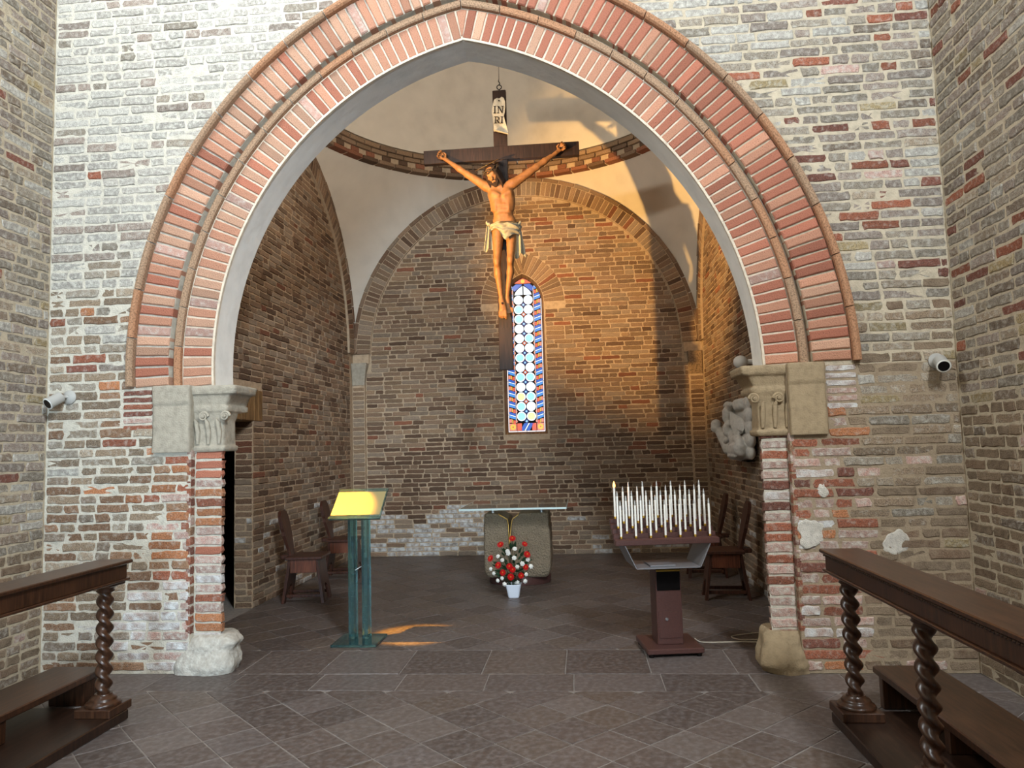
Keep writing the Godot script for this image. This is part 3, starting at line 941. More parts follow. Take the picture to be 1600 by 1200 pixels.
func impost(side: int):
	var t := thing(["trim_4", "trim_5"][side], ["pale carved stone impost capital above the shaft by the doorway", "ochre carved stone impost capital above the crusted shaft"][side], "capital", Vector3.ZERO, 0.0, "", "structure")
	var m: Material = [M.stone, M.stone_ochre][side]
	var q := 1.0 if side == 0 else -1.0
	var xs := func(a: float, b: float):
		return [minf(a, b), maxf(a, b)]
	# outer block, flush with the wall
	var o: Array = xs.call(-3.02, -2.745) if side == 0 else xs.call(1.378, 1.615)
	var k := loft([[1.525, o[0], o[1], -5.3, -5.005, 0.006], [1.53, o[0], o[1], -5.3, -5.0, 0.008], [1.85, o[0], o[1], -5.3, -5.005, 0.008], [1.862, o[0], o[1], -5.3, -5.012, 0.01], [1.87, o[0], o[1], -5.3, -5.0, 0.01], [1.995, o[0], o[1], -5.3, -4.995, 0.01], [2.0, o[0] + 0.005, o[1] - 0.005, -5.3, -5.0, 0.01]], 0.03, 0.006, 3 + side, 72)
	part("outer_block", k, m, t)
	# inner capital: neck ring, body, echinus, abacus stepping out over the opening
	var e := -2.53 if side == 0 else 1.185      # edge of the body towards the opening
	var b := -2.79 if side == 0 else 1.41
	var sec := []
	for s in [[1.525, 0.0, -5.085, 0.02], [1.535, 0.012, -5.075, 0.02], [1.56, 0.014, -5.073, 0.02], [1.57, -0.004, -5.088, 0.02], [1.74, -0.004, -5.09, 0.03], [1.80, 0.02, -5.08, 0.03], [1.815, 0.035, -5.07, 0.02], [1.85, 0.035, -5.07, 0.02], [1.855, 0.022, -5.075, 0.02], [1.875, 0.03, -5.072, 0.02], [1.93, 0.06, -5.06, 0.02], [1.935, 0.095, -5.045, 0.012], [1.985, 0.105, -5.04, 0.012], [1.995, 0.095, -5.046, 0.012]]:
		var x: Array = xs.call(b, e + q * s[1])
		sec.append([s[0], x[0], x[1], -5.42 if s[0] > 1.8 else -5.30, s[2], s[3]])
	k = loft(sec, 0.02, 0.007, 8 + side, 72)
	part("inner_capital", k, m, t)
	# volutes and a leaf at the two front corners of the inner capital
	for c in [e + q * 0.02, e - q * 0.14]:
		k = MB.new()
		var pts := []; var rad := []
		for i in 26:
			var a := i * 0.5
			var r := 0.034 * (1.0 - i / 30.0)
			pts.append(Vector3(c + cos(a) * r * q, 1.775 + sin(a) * r, -5.07 + i * 0.0006)); rad.append(0.010 * (1.0 - i / 45.0))
		k.tube(pts, rad, 8)
		k.ball(Vector3(c, 1.775, -5.062), Vector3(0.012, 0.012, 0.014), 10, 6)
		part("volute", k, m, t)
	for c in [e - q * 0.03, e - q * 0.11, e - q * 0.19]:
		k = MB.new()
		k.tube([Vector3(c, 1.58, -5.082), Vector3(c + 0.004, 1.66, -5.078), Vector3(c - 0.006 * q, 1.73, -5.072), Vector3(c - 0.012 * q, 1.755, -5.06)], [0.012, 0.018, 0.016, 0.006], 8)
		part("leaf", k, m, t)

func base_stone(side: int):
	var t := thing(["trim_6", "trim_7"][side], ["chipped whitish stone base under the brick shaft by the doorway", "lumpy brown stone base under the crusted shaft beside the cable"][side], "base", Vector3.ZERO, 0.0, "", "structure")
	var m: Material = [M.stone_pale, M.stone_ochre][side]
	var s: Array
	if side == 0:
		s = [[0.0, -2.87, -2.46, -5.30, -4.985, 0.12], [0.05, -2.87, -2.44, -5.30, -4.98, 0.12], [0.10, -2.85, -2.45, -5.30, -5.0, 0.11], [0.15, -2.82, -2.47, -5.30, -5.02, 0.1], [0.19, -2.8, -2.45, -5.30, -5.03, 0.09], [0.235, -2.76, -2.49, -5.30, -5.06, 0.06], [0.25, -2.74, -2.53, -5.30, -5.09, 0.05]]
	else:
		s = [[0.0, 1.14, 1.43, -5.30, -4.99, 0.12], [0.05, 1.11, 1.43, -5.30, -4.98, 0.12], [0.12, 1.12, 1.42, -5.30, -5.0, 0.11], [0.17, 1.14, 1.41, -5.30, -5.03, 0.1], [0.23, 1.16, 1.40, -5.30, -5.06, 0.08], [0.255, 1.18, 1.39, -5.30, -5.08, 0.05]]
	part("stone", loft(s, 0.02, 0.022, 21 + side, 72), m, t)

const XW := -0.752      # axis of the stained window
const ZB := -10.45      # face of the back wall
func win_half(k: float, y: float) -> float:   # half width of the window outline, k outside the opening
	if y <= 3.55: return 0.30 + k
	var r := 0.444 + k
	var d := r * r - pow(y - 3.55, 2)
	return maxf(sqrt(d) - 0.144, 0.0) if d > 0 else 0.0
func win_line(k: float, steps := 12) -> PackedVector2Array:   # up the left side, over the point, down the right side; relative to XW
	var out := PackedVector2Array()
	var r := 0.444 + k
	var top := acos(0.144 / r)
	for i in steps + 1:
		var a := PI - top * i / steps
		out.append(Vector2(0.144 + r * cos(a), 3.55 + r * sin(a)))
	for i in range(1, steps + 1):
		var a := top * (1.0 - float(i) / steps)
		out.append(Vector2(-0.144 + r * cos(a), 3.55 + r * sin(a)))
	return out

# a ring of bricks on a wall: xf puts the arch centre in place (x along the wall, y up, z out of it)
func ring(parent: Node, called: String, xf: Transform3D, r0: float, r1: float, pitch: float, a0: float, a1: float, mats: Array, z: float, joint := 0.011, jit := 0.002):
	var rm := (r0 + r1) / 2
	var count := int(round((a1 - a0) * rm / pitch))
	var da := (a1 - a0) / count
	var vs := []
	for i in 6:
		var w0 := da * r0 / 2 - joint / 2; var w1 := da * r1 / 2 - joint / 2
		var hl := (r1 - r0) / 2
		var pts := PackedVector2Array()
		for q in [[-1.0, -w0], [0.0, -(w0 + w1) / 2], [1.0, -w1], [1.0, 0.0], [1.0, w1], [0.0, (w0 + w1) / 2], [-1.0, w0], [-1.0, 0.0]]:
			pts.append(Vector2(q[0] * hl + rng.randf_range(-jit, jit), q[1] + rng.randf_range(-jit, jit)))
		vs.append(piece(pts, 0.04 + z, 0.005))
	for i in count:
		var a := a0 + da * (i + 0.5)
		var o := MeshInstance3D.new()
		o.name = called
		o.mesh = vs[rng.randi() % 6]
		o.set_surface_override_material(0, BRICK[tone(choose(mats))])
		o.transform = xf * Transform3D(Basis(Vector3.BACK, a), Vector3(cos(a) * rm, sin(a) * rm, z + rng.randf_range(-0.003, 0.003)))
		parent.add_child(o, true)

func chapel():
	var x0 := XC - HH; var x1 := XC + HH
	# --- back wall with the window opening
	var wb := wall("wall_chapel_back", "brown brick end wall of the chapel around the stained glass window")
	for s in [-1, 1]:
		var poly := PackedVector2Array([Vector2(s * 3.1, 0), Vector2(s * 3.1, 8.7), Vector2(0, 8.7)])
		var wl := win_line(0.0)
		for i in range(12, -1, -1): poly.append(Vector2(-s * wl[i].x if s > 0 else wl[i].x, wl[i].y))
		poly.append_array(PackedVector2Array([Vector2(s * 0.3, 1.67), Vector2(0, 1.67), Vector2(0, 0)]))
		var k := MB.new()
		k.extrude(poly, 0.0, -0.5)
		part("masonry", k.turned(Transform3D(Basis.IDENTITY, Vector3(XW, 0, ZB - 0.004))), M.mortar_chapel, wb)
	var f := FastNoiseLite.new(); f.seed = 9; f.frequency = 0.8
	var pick := func(x: float, y: float, _l: float):
		if y < 0.75 and x < -0.9 and y < 0.62 + 0.35 * f.get_noise_2d(x * 2.0, y): return choose([21, 5, 16, 1, 20, 1])
		if y < 0.5: return choose([16, 3, 20, 3, 21, 1.5, 19, 2])
		if y < 1.5 + 0.5 * f.get_noise_2d(x, y + 7.0): return choose([16, 5, 19, 6, 20, 2, 18, 0.8])
		return choose([16, 7, 17, 4, 19, 2.2, 20, 3, 18, 0.9])
	var rows := func(ya: float, yb: float):
		var l := x0 + 0.185; var r := x1 - 0.185
		if yb > YV - 0.25:
			l = x0 + 0.26; r = x1 - 0.26
		if yb > YV:
			var d := 2.215 * 2.215 - pow(yb - YV, 2)
			if d <= 0.0025: return []
			l = XC - sqrt(d); r = XC + sqrt(d)
		var e := 0.0
		if ya > 1.6 and yb < 3.5: e = 0.315
		elif yb >= 3.5: e = win_half(0.30, (ya + yb) / 2)
		elif yb > 1.6: e = 0.32
		if e <= 0.03: return [[l, r]]
		return [[l, XW - e], [XW + e, r]]
	var bl := []
	lay(bl, Vector3(0, 0, ZB), Vector3(1, 0, 0), Vector3(0, 0, 1), 0.0, YV + 2.22, 0.0635, rows, pick, through_arch, 0.004, 0.0115)
	finish(bl, wb, "brick", "brickwork")
	# voussoirs over the window
	var tw := thing("trim_8", "fan of slim bricks over the pointed stained glass window", "arch", Vector3.ZERO, 0.0, "", "structure")
	for s in [-1, 1]:
		var cen := Vector3(XW - s * 0.144, 3.55, ZB)
		var a := acos(0.144 / 0.6)
		if s > 0: ring(tw, "brick", Transform3D(Basis.IDENTITY, cen), 0.452, 0.735, 0.062, 0.0, a, [17, 4, 16, 3, 18, 0.6], 0.005)
		else: ring(tw, "brick", Transform3D(Basis.IDENTITY, cen), 0.452, 0.735, 0.062, PI - a, PI, [17, 4, 16, 3, 18, 0.6], 0.005)
	# --- left wall with the doorway
	var wl := wall("wall_chapel_left", "shadowed brick side wall of the chapel with the dark doorway")
	slab(Vector3(x0 - 0.5, 0, -5.85), Vector3(x0 - 0.004, 8.7, -5.3), M.mortar_chapel, wl)
	slab(Vector3(x0 - 0.19, 0, -5.95), Vector3(x0 - 0.004, 1.83, -5.85), M.mortar_chapel, wl)
	slab(Vector3(x0 - 0.5, 0, -10.95), Vector3(x0 - 0.004, 8.7, -8.3), M.mortar_chapel, wl)
	slab(Vector3(x0 - 0.19, 0, -8.3), Vector3(x0 - 0.004, 1.83, -7.13), M.mortar_chapel, wl)
	slab(Vector3(x0 - 0.5, 1.83, -8.3), Vector3(x0 - 0.004, 8.7, -5.85), M.mortar_chapel, wl)
	# the unlit passage behind the doorway
	var back := x0 - 0.5
	slab(Vector3(back - 3.2, 0, -10.9), Vector3(back, 2.6, -10.6), M.plaster_rough, wl, "passage_wall")
	slab(Vector3(back - 3.2, 0, -5.8), Vector3(back, 2.6, -5.55), M.plaster_rough, wl, "passage_wall")
	slab(Vector3(back - 3.5, 0, -10.9), Vector3(back - 3.2, 2.6, -5.55), M.plaster_rough, wl, "passage_wall")
	slab(Vector3(back - 3.5, 2.3, -10.9), Vector3(back, 2.6, -5.55), M.plaster_rough, wl, "passage_ceiling")
	slab(Vector3(back - 3.5, -0.3, -10.9), Vector3(back + 0.3, -0.0036, -5.55), M.tile_3, wl, "passage_floor")
	var pl := func(_s: float, y: float, _l: float):
		if y < 0.9: return choose([16, 3, 20, 4, 19, 2, 21, 0.8])
		return choose([16, 6, 20, 4, 19, 3, 17, 2, 18, 0.6])
	var rl := func(ya: float, yb: float):
		var a := 0.26; var b := 2 * HH - 0.19
		if yb > YV:
			var d := 2.215 * 2.215 - pow(yb - YV, 2)
			if d <= 0.0025: return []
			a = HH - sqrt(d); b = HH + sqrt(d)
		if yb < 1.84: return [[a, 0.455], [1.645, b]]
		if ya < 2.16: return [[1.85, b]]
		return [[a, b]]
	bl = []
	lay(bl, Vector3(x0, 0, -5.49), Vector3(0, 0, -1), Vector3(1, 0, 0), 0.0, YV + 2.22, 0.0635, rl, pl, through_arch, 0.004, 0.011)
	# bricks on the far reveal of the doorway
	lay(bl, Vector3(x0 - 0.188, 0, -7.13), Vector3(1, 0, 0), Vector3(0, 0, 1), 0.0, 1.82, 0.0635, func(_a, _b): return [[0.0, 0.184]], pl, through_arch, 0.008, 0.011)
	finish(bl, wl, "brick", "brickwork")
	var dr := thing("door_1", "plain wooden door leaf standing open inside the dark side doorway", "door", Vector3(x0 - 0.55, 0, -5.88), 0.0, "", "structure")
	var k := MB.new()
	k.span(Vector3(-1.1, 0.01, -0.02), Vector3(0.0, 1.82, 0.025), 0.004)
	part("leaf", k, M.wood_chair, dr)
	k = MB.new(); k.ball(Vector3(-1.0, 0.95, -0.045), Vector3(0.03, 0.03, 0.03))
	part("knob", k, M.iron, dr)
	var li := thing("trim_9", "weathered wooden boards forming the lintel over the dark doorway", "lintel", Vector3(x0, 1.83, -6.54), 0.0, "", "structure")
	for i in 16:
		k = MB.new()
		var z := -0.79 + i * 0.0988
		k.span(Vector3(-0.2, 0.0, z + 0.002), Vector3(0.012 + rng.randf_range(-0.006, 0.008), 0.315 + rng.randf_range(-0.01, 0.005), z + 0.096), 0.004)
		part("board", k, M.wood_lintel, li)
	# --- right wall
	var wr := wall("wall_chapel_right", "brown brick side wall of the chapel carrying the stone relief")
	slab(Vector3(x1 + 0.004, 0, -10.95), Vector3(x1 + 0.5, 8.7, -5.3), M.mortar_chapel, wr)
	bl = []
	lay(bl, Vector3(x1, 0, -10.45), Vector3(0, 0, 1), Vector3(-1, 0, 0), 0.0, YV + 2.22, 0.0635, func(ya: float, yb: float):
		var a := 0.19; var b := 2 * HH - 0.2
		if yb > YV:
			var d := 2.215 * 2.215 - pow(yb - YV, 2)
			if d <= 0.0025: return []
			a = HH - sqrt(d); b = HH + sqrt(d)
		return [[a, b]], pl, through_arch, 0.004, 0.011)
	finish(bl, wr, "brick", "brickwork")
	# --- wall arches
	var nm := ["trim_10", "trim_11", "trim_12"]
	var lb := ["round brick wall arch over the stained glass end wall", "round brick wall arch over the doorway side wall", "round brick wall arch over the wall with the stone relief"]
	var xf := [Transform3D(Basis.IDENTITY, Vector3(XC, YV, ZB)), Transform3D(Basis(Vector3(0, 0, -1), Vector3.UP, Vector3(1, 0, 0)), Vector3(x0, YV, ZC)), Transform3D(Basis(Vector3(0, 0, 1), Vector3.UP, Vector3(-1, 0, 0)), Vector3(x1, YV, ZC))]
	for i in 3:
		var t := thing(nm[i], lb[i], "arch", Vector3.ZERO, 0.0, "", "structure")
		k = MB.new()
		var rr0 := []
		for j in 49:
			var a := PI * j / 48.0
			var d := Vector3(cos(a), sin(a), 0)
			rr0.append(PackedVector3Array([d * 2.215, d * 2.215 + Vector3(0, 0, 0.03), d * 2.479 + Vector3(0, 0, 0.03), d * 2.479]))
		k.skin(rr0, true, true, true, false)
		part("mortar_bed", k.turned(xf[i]), M.mortar_chapel, t)
		ring(t, "brick", xf[i], 2.222, 2.418, 0.071, 0.0, PI, [16, 5, 17, 3, 19, 2, 20, 3, 18, 0.7], 0.036, 0.011)
		ring(t, "brick", xf[i], 2.424, 2.476, 0.235, 0.0, PI, [16, 5, 19, 3, 20, 3], 0.045, 0.012)
	# --- corner pilasters of the end wall
	for s in [0, 1]:
		var t := thing(["trim_13", "trim_14"][s], ["slim brick corner pilaster behind the lectern with a pale stone capital", "slim brick corner pilaster behind the candle stand"][s], "pilaster", Vector3.ZERO, 0.0, "", "structure")
		var px: float = x0 if s == 0 else x1 - 0.18
		slab(Vector3(px, 0, ZB - 0.01), Vector3(px + 0.18, 2.45, ZB + 0.06), M.mortar_chapel, t, "mortar_core")
		bl = []
		var y := 0.0
		while y < 2.40:
			var bs := Basis(Vector3.BACK, rng.randf_range(-0.01, 0.01)) * Basis.from_scale(Vector3(0.17 / 0.17, 0.054 / 0.055, 1.0))
			bl.append({"xf": Transform3D(bs, Vector3(px + 0.09, y + 0.032, ZB + 0.066 + rng.randf_range(-0.003, 0.003))), "mesh": wide_v[rng.randi() % 6], "mat": choose([20, 5, 16, 3, 19, 2, 17, 2] if s == 0 else [17, 4, 16, 4, 19, 3]), "score": y})
			y += 0.0635
		finish(bl, t, "brick", "brickwork")
		part("capital", loft([[2.44, px, px + 0.18, ZB, ZB + 0.075, 0.01], [2.5, px, px + 0.185, ZB, ZB + 0.08, 0.012], [2.6, px, px + 0.2, ZB, ZB + 0.1, 0.012], [2.72, px, px + 0.225, ZB, ZB + 0.13, 0.012], [2.755, px, px + 0.225, ZB, ZB + 0.13, 0.01]] if s == 0 else [[2.44, px, px + 0.18, ZB, ZB + 0.075, 0.01], [2.6, px - 0.01, px + 0.18, ZB, ZB + 0.09, 0.012], [2.755, px - 0.02, px + 0.18, ZB, ZB + 0.1, 0.01]], 0.03, 0.006, 40 + s, 48), M.stone if s == 0 else M.plaster_rough, t)
		# stem between the capital and the wall arches
		slab(Vector3(px if s == 0 else px - 0.06, 2.75, ZB - 0.01), Vector3(px + 0.24, 2.93, ZB + 0.03), M.mortar_chapel, t, "stem")

func vault():
	var t := thing("ceiling_vault", "pale plastered pendentives and dome of the chapel vault", "vault", Vector3.ZERO, 0.0, "", "structure")
	var R := HH * sqrt(2.0)
	for q in 4:
		var k := MB.new()
		var rows := []
		var na := 28; var nr := 14
		for i in na + 1:
			var a := PI / 2 * q + PI / 2 * i / na
			var wmax := HH / maxf(absf(cos(a)), absf(sin(a)))
			var row := PackedVector3Array()
			for j in nr + 1:
				var rho := lerpf(HH - 0.03, wmax, float(j) / nr)
				row.append(Vector3(XC + rho * cos(a), YV + sqrt(maxf(R * R - rho * rho, 0.0)), ZC + rho * sin(a)))
			rows.append(row)
		for i in na:
			for j in nr:
				var P := [rows[i][j], rows[i][j + 1], rows[i + 1][j + 1], rows[i + 1][j]]
				var cc := Vector3(XC, YV, ZC)
				var N := []
				for p in P: N.append((cc - p).normalized())
				k.quads(P[0], P[1], P[2], P[3], N[0], N[1], N[2], N[3])
		part("pendentive", k, M.plaster, t)
	var k2 := MB.new()
	var rings := []
	for i in 25:
		var a := PI / 2 * i / 24.0
		var ring_ := PackedVector3Array()
		for j in 72:
			var b := TAU * j / 72
			ring_.append(Vector3(XC + 2.37 * cos(a) * cos(b), 5.56 + 2.2 * sin(a), ZC + 2.37 * cos(a) * sin(b)))
		rings.append(ring_)
	k2.skin(rings, true, false, false)
	part("dome", k2, M.plaster, t)
	# ring cornice of brick courses with a row of dentils
	var c := thing("trim_15", "round brick cornice with a row of dentils under the dome", "cornice", Vector3.ZERO, 0.0, "", "structure")
	var base := MB.new()
	base.lathe(Vector3(XC, 0, ZC), [Vector2(2.50, 5.36), Vector2(2.395, 5.36), Vector2(2.40, 5.60), Vector2(2.34, 5.62), Vector2(2.50, 5.64)], 72, false)
	part("mortar_bed", base, M.mortar_chapel, c)
	var specs := [[5.355, 5.405, 2.365, 0.26, 0.012, [18, 3, 16, 2, 19, 1]], [5.41, 5.475, 2.372, 0.26, 0.125, [18, 3, 19, 3]], [5.48, 5.535, 2.352, 0.26, 0.012, [16, 3, 17, 3, 18, 1]], [5.54, 5.60, 2.33, 0.26, 0.012, [17, 4, 16, 2]]]
	for s in specs:
		var n := 58
		var w: float = TAU * s[2] / n - s[4]
		var vs := []
		for i in 5: vs.append(piece(worn_rect(w, s[1] - s[0], 0.0022, 3), 0.12, 0.005))
		for i in n:
			var a: float = TAU * (i + (0.5 if s[0] > 5.47 and s[0] < 5.5 else 0.0)) / n
			var nn := Vector3(-cos(a), 0, -sin(a))
			var u := Vector3.UP.cross(nn)
			var o := MeshInstance3D.new()
			o.name = "dentil" if s[4] > 0.1 else "brick"
			o.mesh = vs[i % 5]
			o.set_surface_override_material(0, BRICK[tone(choose(s[5]))])
			o.transform = Transform3D(Basis(u, Vector3.UP, nn), Vector3(XC, (s[0] + s[1]) / 2, ZC) - nn * s[2])
			c.add_child(o, true)

func floors():
	var fl := thing("floor", "worn terracotta tile floor laid diagonally with a threshold of slabs", "floor", Vector3.ZERO, 0.0, "", "structure")
	slab(Vector3(NAVE_L - 0.5, -0.3, -11.2), Vector3(NAVE_R + 0.5, -0.0035, 9.6), M.tile_joint, fl, "bed")
	var mats := []
	for i in 6: mats.append(M["tile_%d" % i])
	var list := []
	var d := 0.388; var g := 0.0045
	var vs := []
	for i in 5:
		var pts := PackedVector2Array()
		var h := d / 2 - g * 0.9
		for p in [Vector2(h, 0), Vector2(0, h), Vector2(-h, 0), Vector2(0, -h)]: pts.append(p + Vector2(rng.randf_range(-0.0015, 0.0015), rng.randf_range(-0.0015, 0.0015)))
		vs.append(piece(pts, 0.02, 0.004))
	for zone in [[NAVE_L + 0.01, NAVE_R - 0.01, -4.688, 0.6, -1.258, -4.655], [XC - HH + 0.005, XC + HH - 0.005, -10.44, -5.615, -1.14, -6.61]]:
		var rect := PackedVector2Array([Vector2(zone[0], -zone[3]), Vector2(zone[1], -zone[3]), Vector2(zone[1], -zone[2]), Vector2(zone[0], -zone[2])])
		for i in range(-20, 24):
			for j in range(-40, 40):
				if (i + j) % 2 == 0: continue
				var c := Vector2(zone[4] + i * d / 2, -(zone[5] + j * d / 2))
				if c.x < zone[0] - d / 2 or c.x > zone[1] + d / 2 or -c.y < zone[2] - d / 2 or -c.y > zone[3] + d / 2: continue
				var whole: bool = c.x - d / 2 > zone[0] and c.x + d / 2 < zone[1] and -c.y - d / 2 > zone[2] and -c.y + d / 2 < zone[3]
				var me: ArrayMesh
				var at := c
				if whole: me = vs[rng.randi() % 5]
				else:
					var h := d / 2 - g * 0.71
					var r := Geometry2D.intersect_polygons(PackedVector2Array([c + Vector2(h, 0), c + Vector2(0, h), c - Vector2(h, 0), c - Vector2(0, h)]), rect)
					if r.is_empty(): continue
					var poly: PackedVector2Array = r[0]
					if Geometry2D.is_polygon_clockwise(poly): poly.reverse()
					at = Vector2.ZERO
					for p in poly: at += p / poly.size()
					var lo := PackedVector2Array()
					var mx := 0.0
					for p in poly:
						lo.append(p - at); mx = maxf(mx, absf(p.x - at.x))
					if mx < 0.03: continue
					me = piece(lo, 0.02, 0.003)
				tile(list, me, at)
	# threshold: two rows of larger slabs
	for row in [[-4.692, -5.033, -3.83, 2.45, -1.775], [-5.037, -5.612, -2.62, 1.32, -1.831]]:
		var x: float = row[4] - 0.56 * 4
		while x < row[3]:
			var a := maxf(x, row[2]) + 0.002; var b := minf(x + 0.56, row[3]) - 0.002
			if b - a > 0.05: tile(list, piece(worn_rect(b - a, absf(row[1] - row[0]) - 0.004, 0.001, 3), 0.02, 0.004), Vector2((a + b) / 2, -(row[0] + row[1]) / 2))
			x += 0.56
	finish(list, fl, "tile", "tiling", 300, mats)

func tile(list: Array, me: ArrayMesh, c: Vector2):
	var at := Vector3(c.x, rng.randf_range(-0.001, 0.0005), -c.y)
	var seen: Callable = through_arch if c.y > 5.2 else always
	list.append({"xf": Transform3D(Basis(Vector3.RIGHT, rng.randf_range(-0.003, 0.003)) * Basis(Vector3.BACK, rng.randf_range(-0.003, 0.003)) * FLAT.basis, at), "mesh": me, "mat": rng.randi() % 6, "score": score(at, Vector3.UP, 0.075, seen)})

func stained_window():
	var w := thing("window_1", "tall narrow stained glass window with two columns of pale roundels", "window", Vector3(XW, 0, ZB - 0.14), 0.0, "", "structure")
	# reveal frame of brown render, following the opening
	var k := MB.new()
	var a := win_line(0.0); var b := win_line(-0.028)
	var P := PackedVector2Array([Vector2(-0.3, 1.67)]); P.append_array(a); P.append(Vector2(0.3, 1.67))
	var Q := PackedVector2Array([Vector2(-0.272, 1.70)]); Q.append_array(b); Q.append(Vector2(0.272, 1.70))
	for i in P.size():
		var j := (i + 1) % P.size()
		var p := P[i]; var p2 := P[j]; var q := Q[i]; var q2 := Q[j]
		k.quad(Vector3(p.x, p.y, 0.13), Vector3(p2.x, p2.y, 0.13), Vector3(q2.x, q2.y, 0.03), Vector3(q.x, q.y, 0.03))
		k.quad(Vector3(q.x, q.y, 0.03), Vector3(q2.x, q2.y, 0.03), Vector3(q2.x, q2.y, -0.06), Vector3(q.x, q.y, -0.06))
	part("reveal", k, M.wood_lintel, w)
	# leading behind the panes
	k = MB.new(); k.extrude(Q, 0.0, -0.03)
	part("leading", k, M.ink, w)
	var GL := {}
	for d in [["white", Color(0.93, 0.97, 1.0), 1.15], ["aqua", Color(0.62, 0.88, 0.97), 1.0], ["cream", Color(0.98, 0.9, 0.62), 1.0], ["blue", Color(0.10, 0.36, 0.80), 0.75], ["sky", Color(0.25, 0.58, 0.92), 0.8], ["navy", Color(0.16, 0.22, 0.66), 0.6], ["orange", Color(0.93, 0.36, 0.18), 0.8], ["rose", Color(0.95, 0.55, 0.42), 0.8], ["yellow", Color(0.93, 0.78, 0.18), 0.85], ["edge", Color(0.95, 0.88, 0.86), 0.95]]:
		GL[d[0]] = glow("window_glass_" + d[0], d[1], d[2] * GLASS)
	var z := 0.003
	var clip := win_line(-0.034, 20)
	var CL := PackedVector2Array([Vector2(-0.266, 1.706)]); CL.append_array(clip); CL.append(Vector2(0.266, 1.706))
	var pane := func(poly: PackedVector2Array, col: String, lift: float):
		var r := Geometry2D.intersect_polygons(poly, CL)
		if r.is_empty(): return
		var kk := MB.new()
		kk.extrude(r[0], z + lift, -0.002, true, false, true)
		part("pane", kk, GL[col], w)
	var rect := func(ax: float, ay: float, bx: float, by: float) -> PackedVector2Array:
		return PackedVector2Array([Vector2(ax, ay), Vector2(bx, ay), Vector2(bx, by), Vector2(ax, by)])
	var disc := func(c: Vector2, r: float, n: int) -> PackedVector2Array:
		var o := PackedVector2Array()
		for i in n: o.append(c + Vector2.from_angle(TAU * i / n) * r)
		return o
	# white edge strips
	for s in [-1.0, 1.0]:
		var y := 1.715
		while y < 3.62:
			pane.call(rect.call(minf(s * 0.250, s * 0.263), y, maxf(s * 0.250, s * 0.263), y + 0.235), "edge", 0.0)
			y += 0.24
	for i in 4: pane.call(rect.call(-0.262 + i * 0.132, 1.706, -0.262 + i * 0.132 + 0.127, 1.722), "edge", 0.0)
	# corner rosettes and the ribbon between them
	for s in [-1.0, 1.0]:
		pane.call(rect.call(minf(s * 0.148, s * 0.246), 1.727, maxf(s * 0.148, s * 0.246), 1.83), "rose", 0.0)
		pane.call(disc.call(Vector2(s * 0.197, 1.778), 0.042, 8), "yellow", 0.002)
		pane.call(disc.call(Vector2(s * 0.197, 1.778), 0.012, 6), "orange", 0.004)
	for q in [[-0.138, -0.07, "orange"], [-0.066, -0.01, "blue"], [-0.004, 0.012, "white"], [0.018, 0.07, "blue"], [0.076, 0.138, "orange"]]:
		var sl := 0.03
		pane.call(PackedVector2Array([Vector2(q[0] - sl, 1.727), Vector2(q[1] - sl, 1.727), Vector2(q[1] + sl, 1.83), Vector2(q[0] + sl, 1.83)]) if q[2] != "orange" else rect.call(q[0], 1.727, q[1], 1.83), q[2], 0.0)
	# side bands: slanting blue ribbons between orange and yellow pieces
	for s in [-1.0, 1.0]:
		var y := 1.845
		while y < 3.85:
			for q in [[0.0, 0.034, "sky"], [0.037, 0.047, "white"], [0.05, 0.084, "blue"]]:
				var sl := -0.03
				var pl := PackedVector2Array([Vector2(s * 0.156, y + q[0] + 0.04 + sl * 0), Vector2(s * 0.245, y + q[0] + 0.04 - sl), Vector2(s * 0.245, y + q[1] + 0.04 - sl), Vector2(s * 0.156, y + q[1] + 0.04)])
				if s < 0: pl.reverse()
				pane.call(pl, q[2], 0.0)
			for q in [[0.156, 0.19, "orange"], [0.194, 0.207, "yellow"], [0.211, 0.245, "rose"]]:
				var yy: float = y - 0.022 + (q[0] - 0.156) / 0.089 * 0.03
				pane.call(rect.call(minf(s * q[0], s * q[1]), yy, maxf(s * q[0], s * q[1]), yy + 0.052), q[2], 0.0)
			y += 0.157
		# pale strip between field and band
		y = 1.84
		while y < 3.66:
			pane.call(rect.call(minf(s * 0.144, s * 0.151), y, maxf(s * 0.144, s * 0.151), y + 0.175), "edge", 0.0)
			y += 0.178
	# field of roundels
	var cols := ["ww", "aw", "aw", "ww", "wa", "ww", "aa", "ww", "aa", "ww", "ca", "aw", "ac"]
	for i in 13:
		var y := 3.615 - i * 0.1405
		for s in [0, 1]:
			var x := -0.0705 if s == 0 else 0.0705
			var ch: String = cols[i][s]
			var main: String = {"w": "white", "a": "aqua", "c": "cream"}[ch]
			pane.call(disc.call(Vector2(x, y), 0.067, 22), "white", 0.0)
			pane.call(disc.call(Vector2(x, y), 0.053, 18), main, 0.003)
			pane.call(PackedVector2Array([Vector2(x * 1.98 - 0.012, y - 0.07), Vector2(x * 1.98, y - 0.09), Vector2(x * 1.98 + 0.012, y - 0.07), Vector2(x * 1.98, y - 0.05)]), "rose", 0.0)
		var dm: String = "navy" if i % 3 != 1 else "orange"
		pane.call(PackedVector2Array([Vector2(-0.032, y - 0.07), Vector2(0, y - 0.102), Vector2(0.032, y - 0.07), Vector2(0, y - 0.038)]), dm, 0.0)
		pane.call(rect.call(-0.011, y - 0.081, 0.011, y - 0.059), "aqua", 0.003)
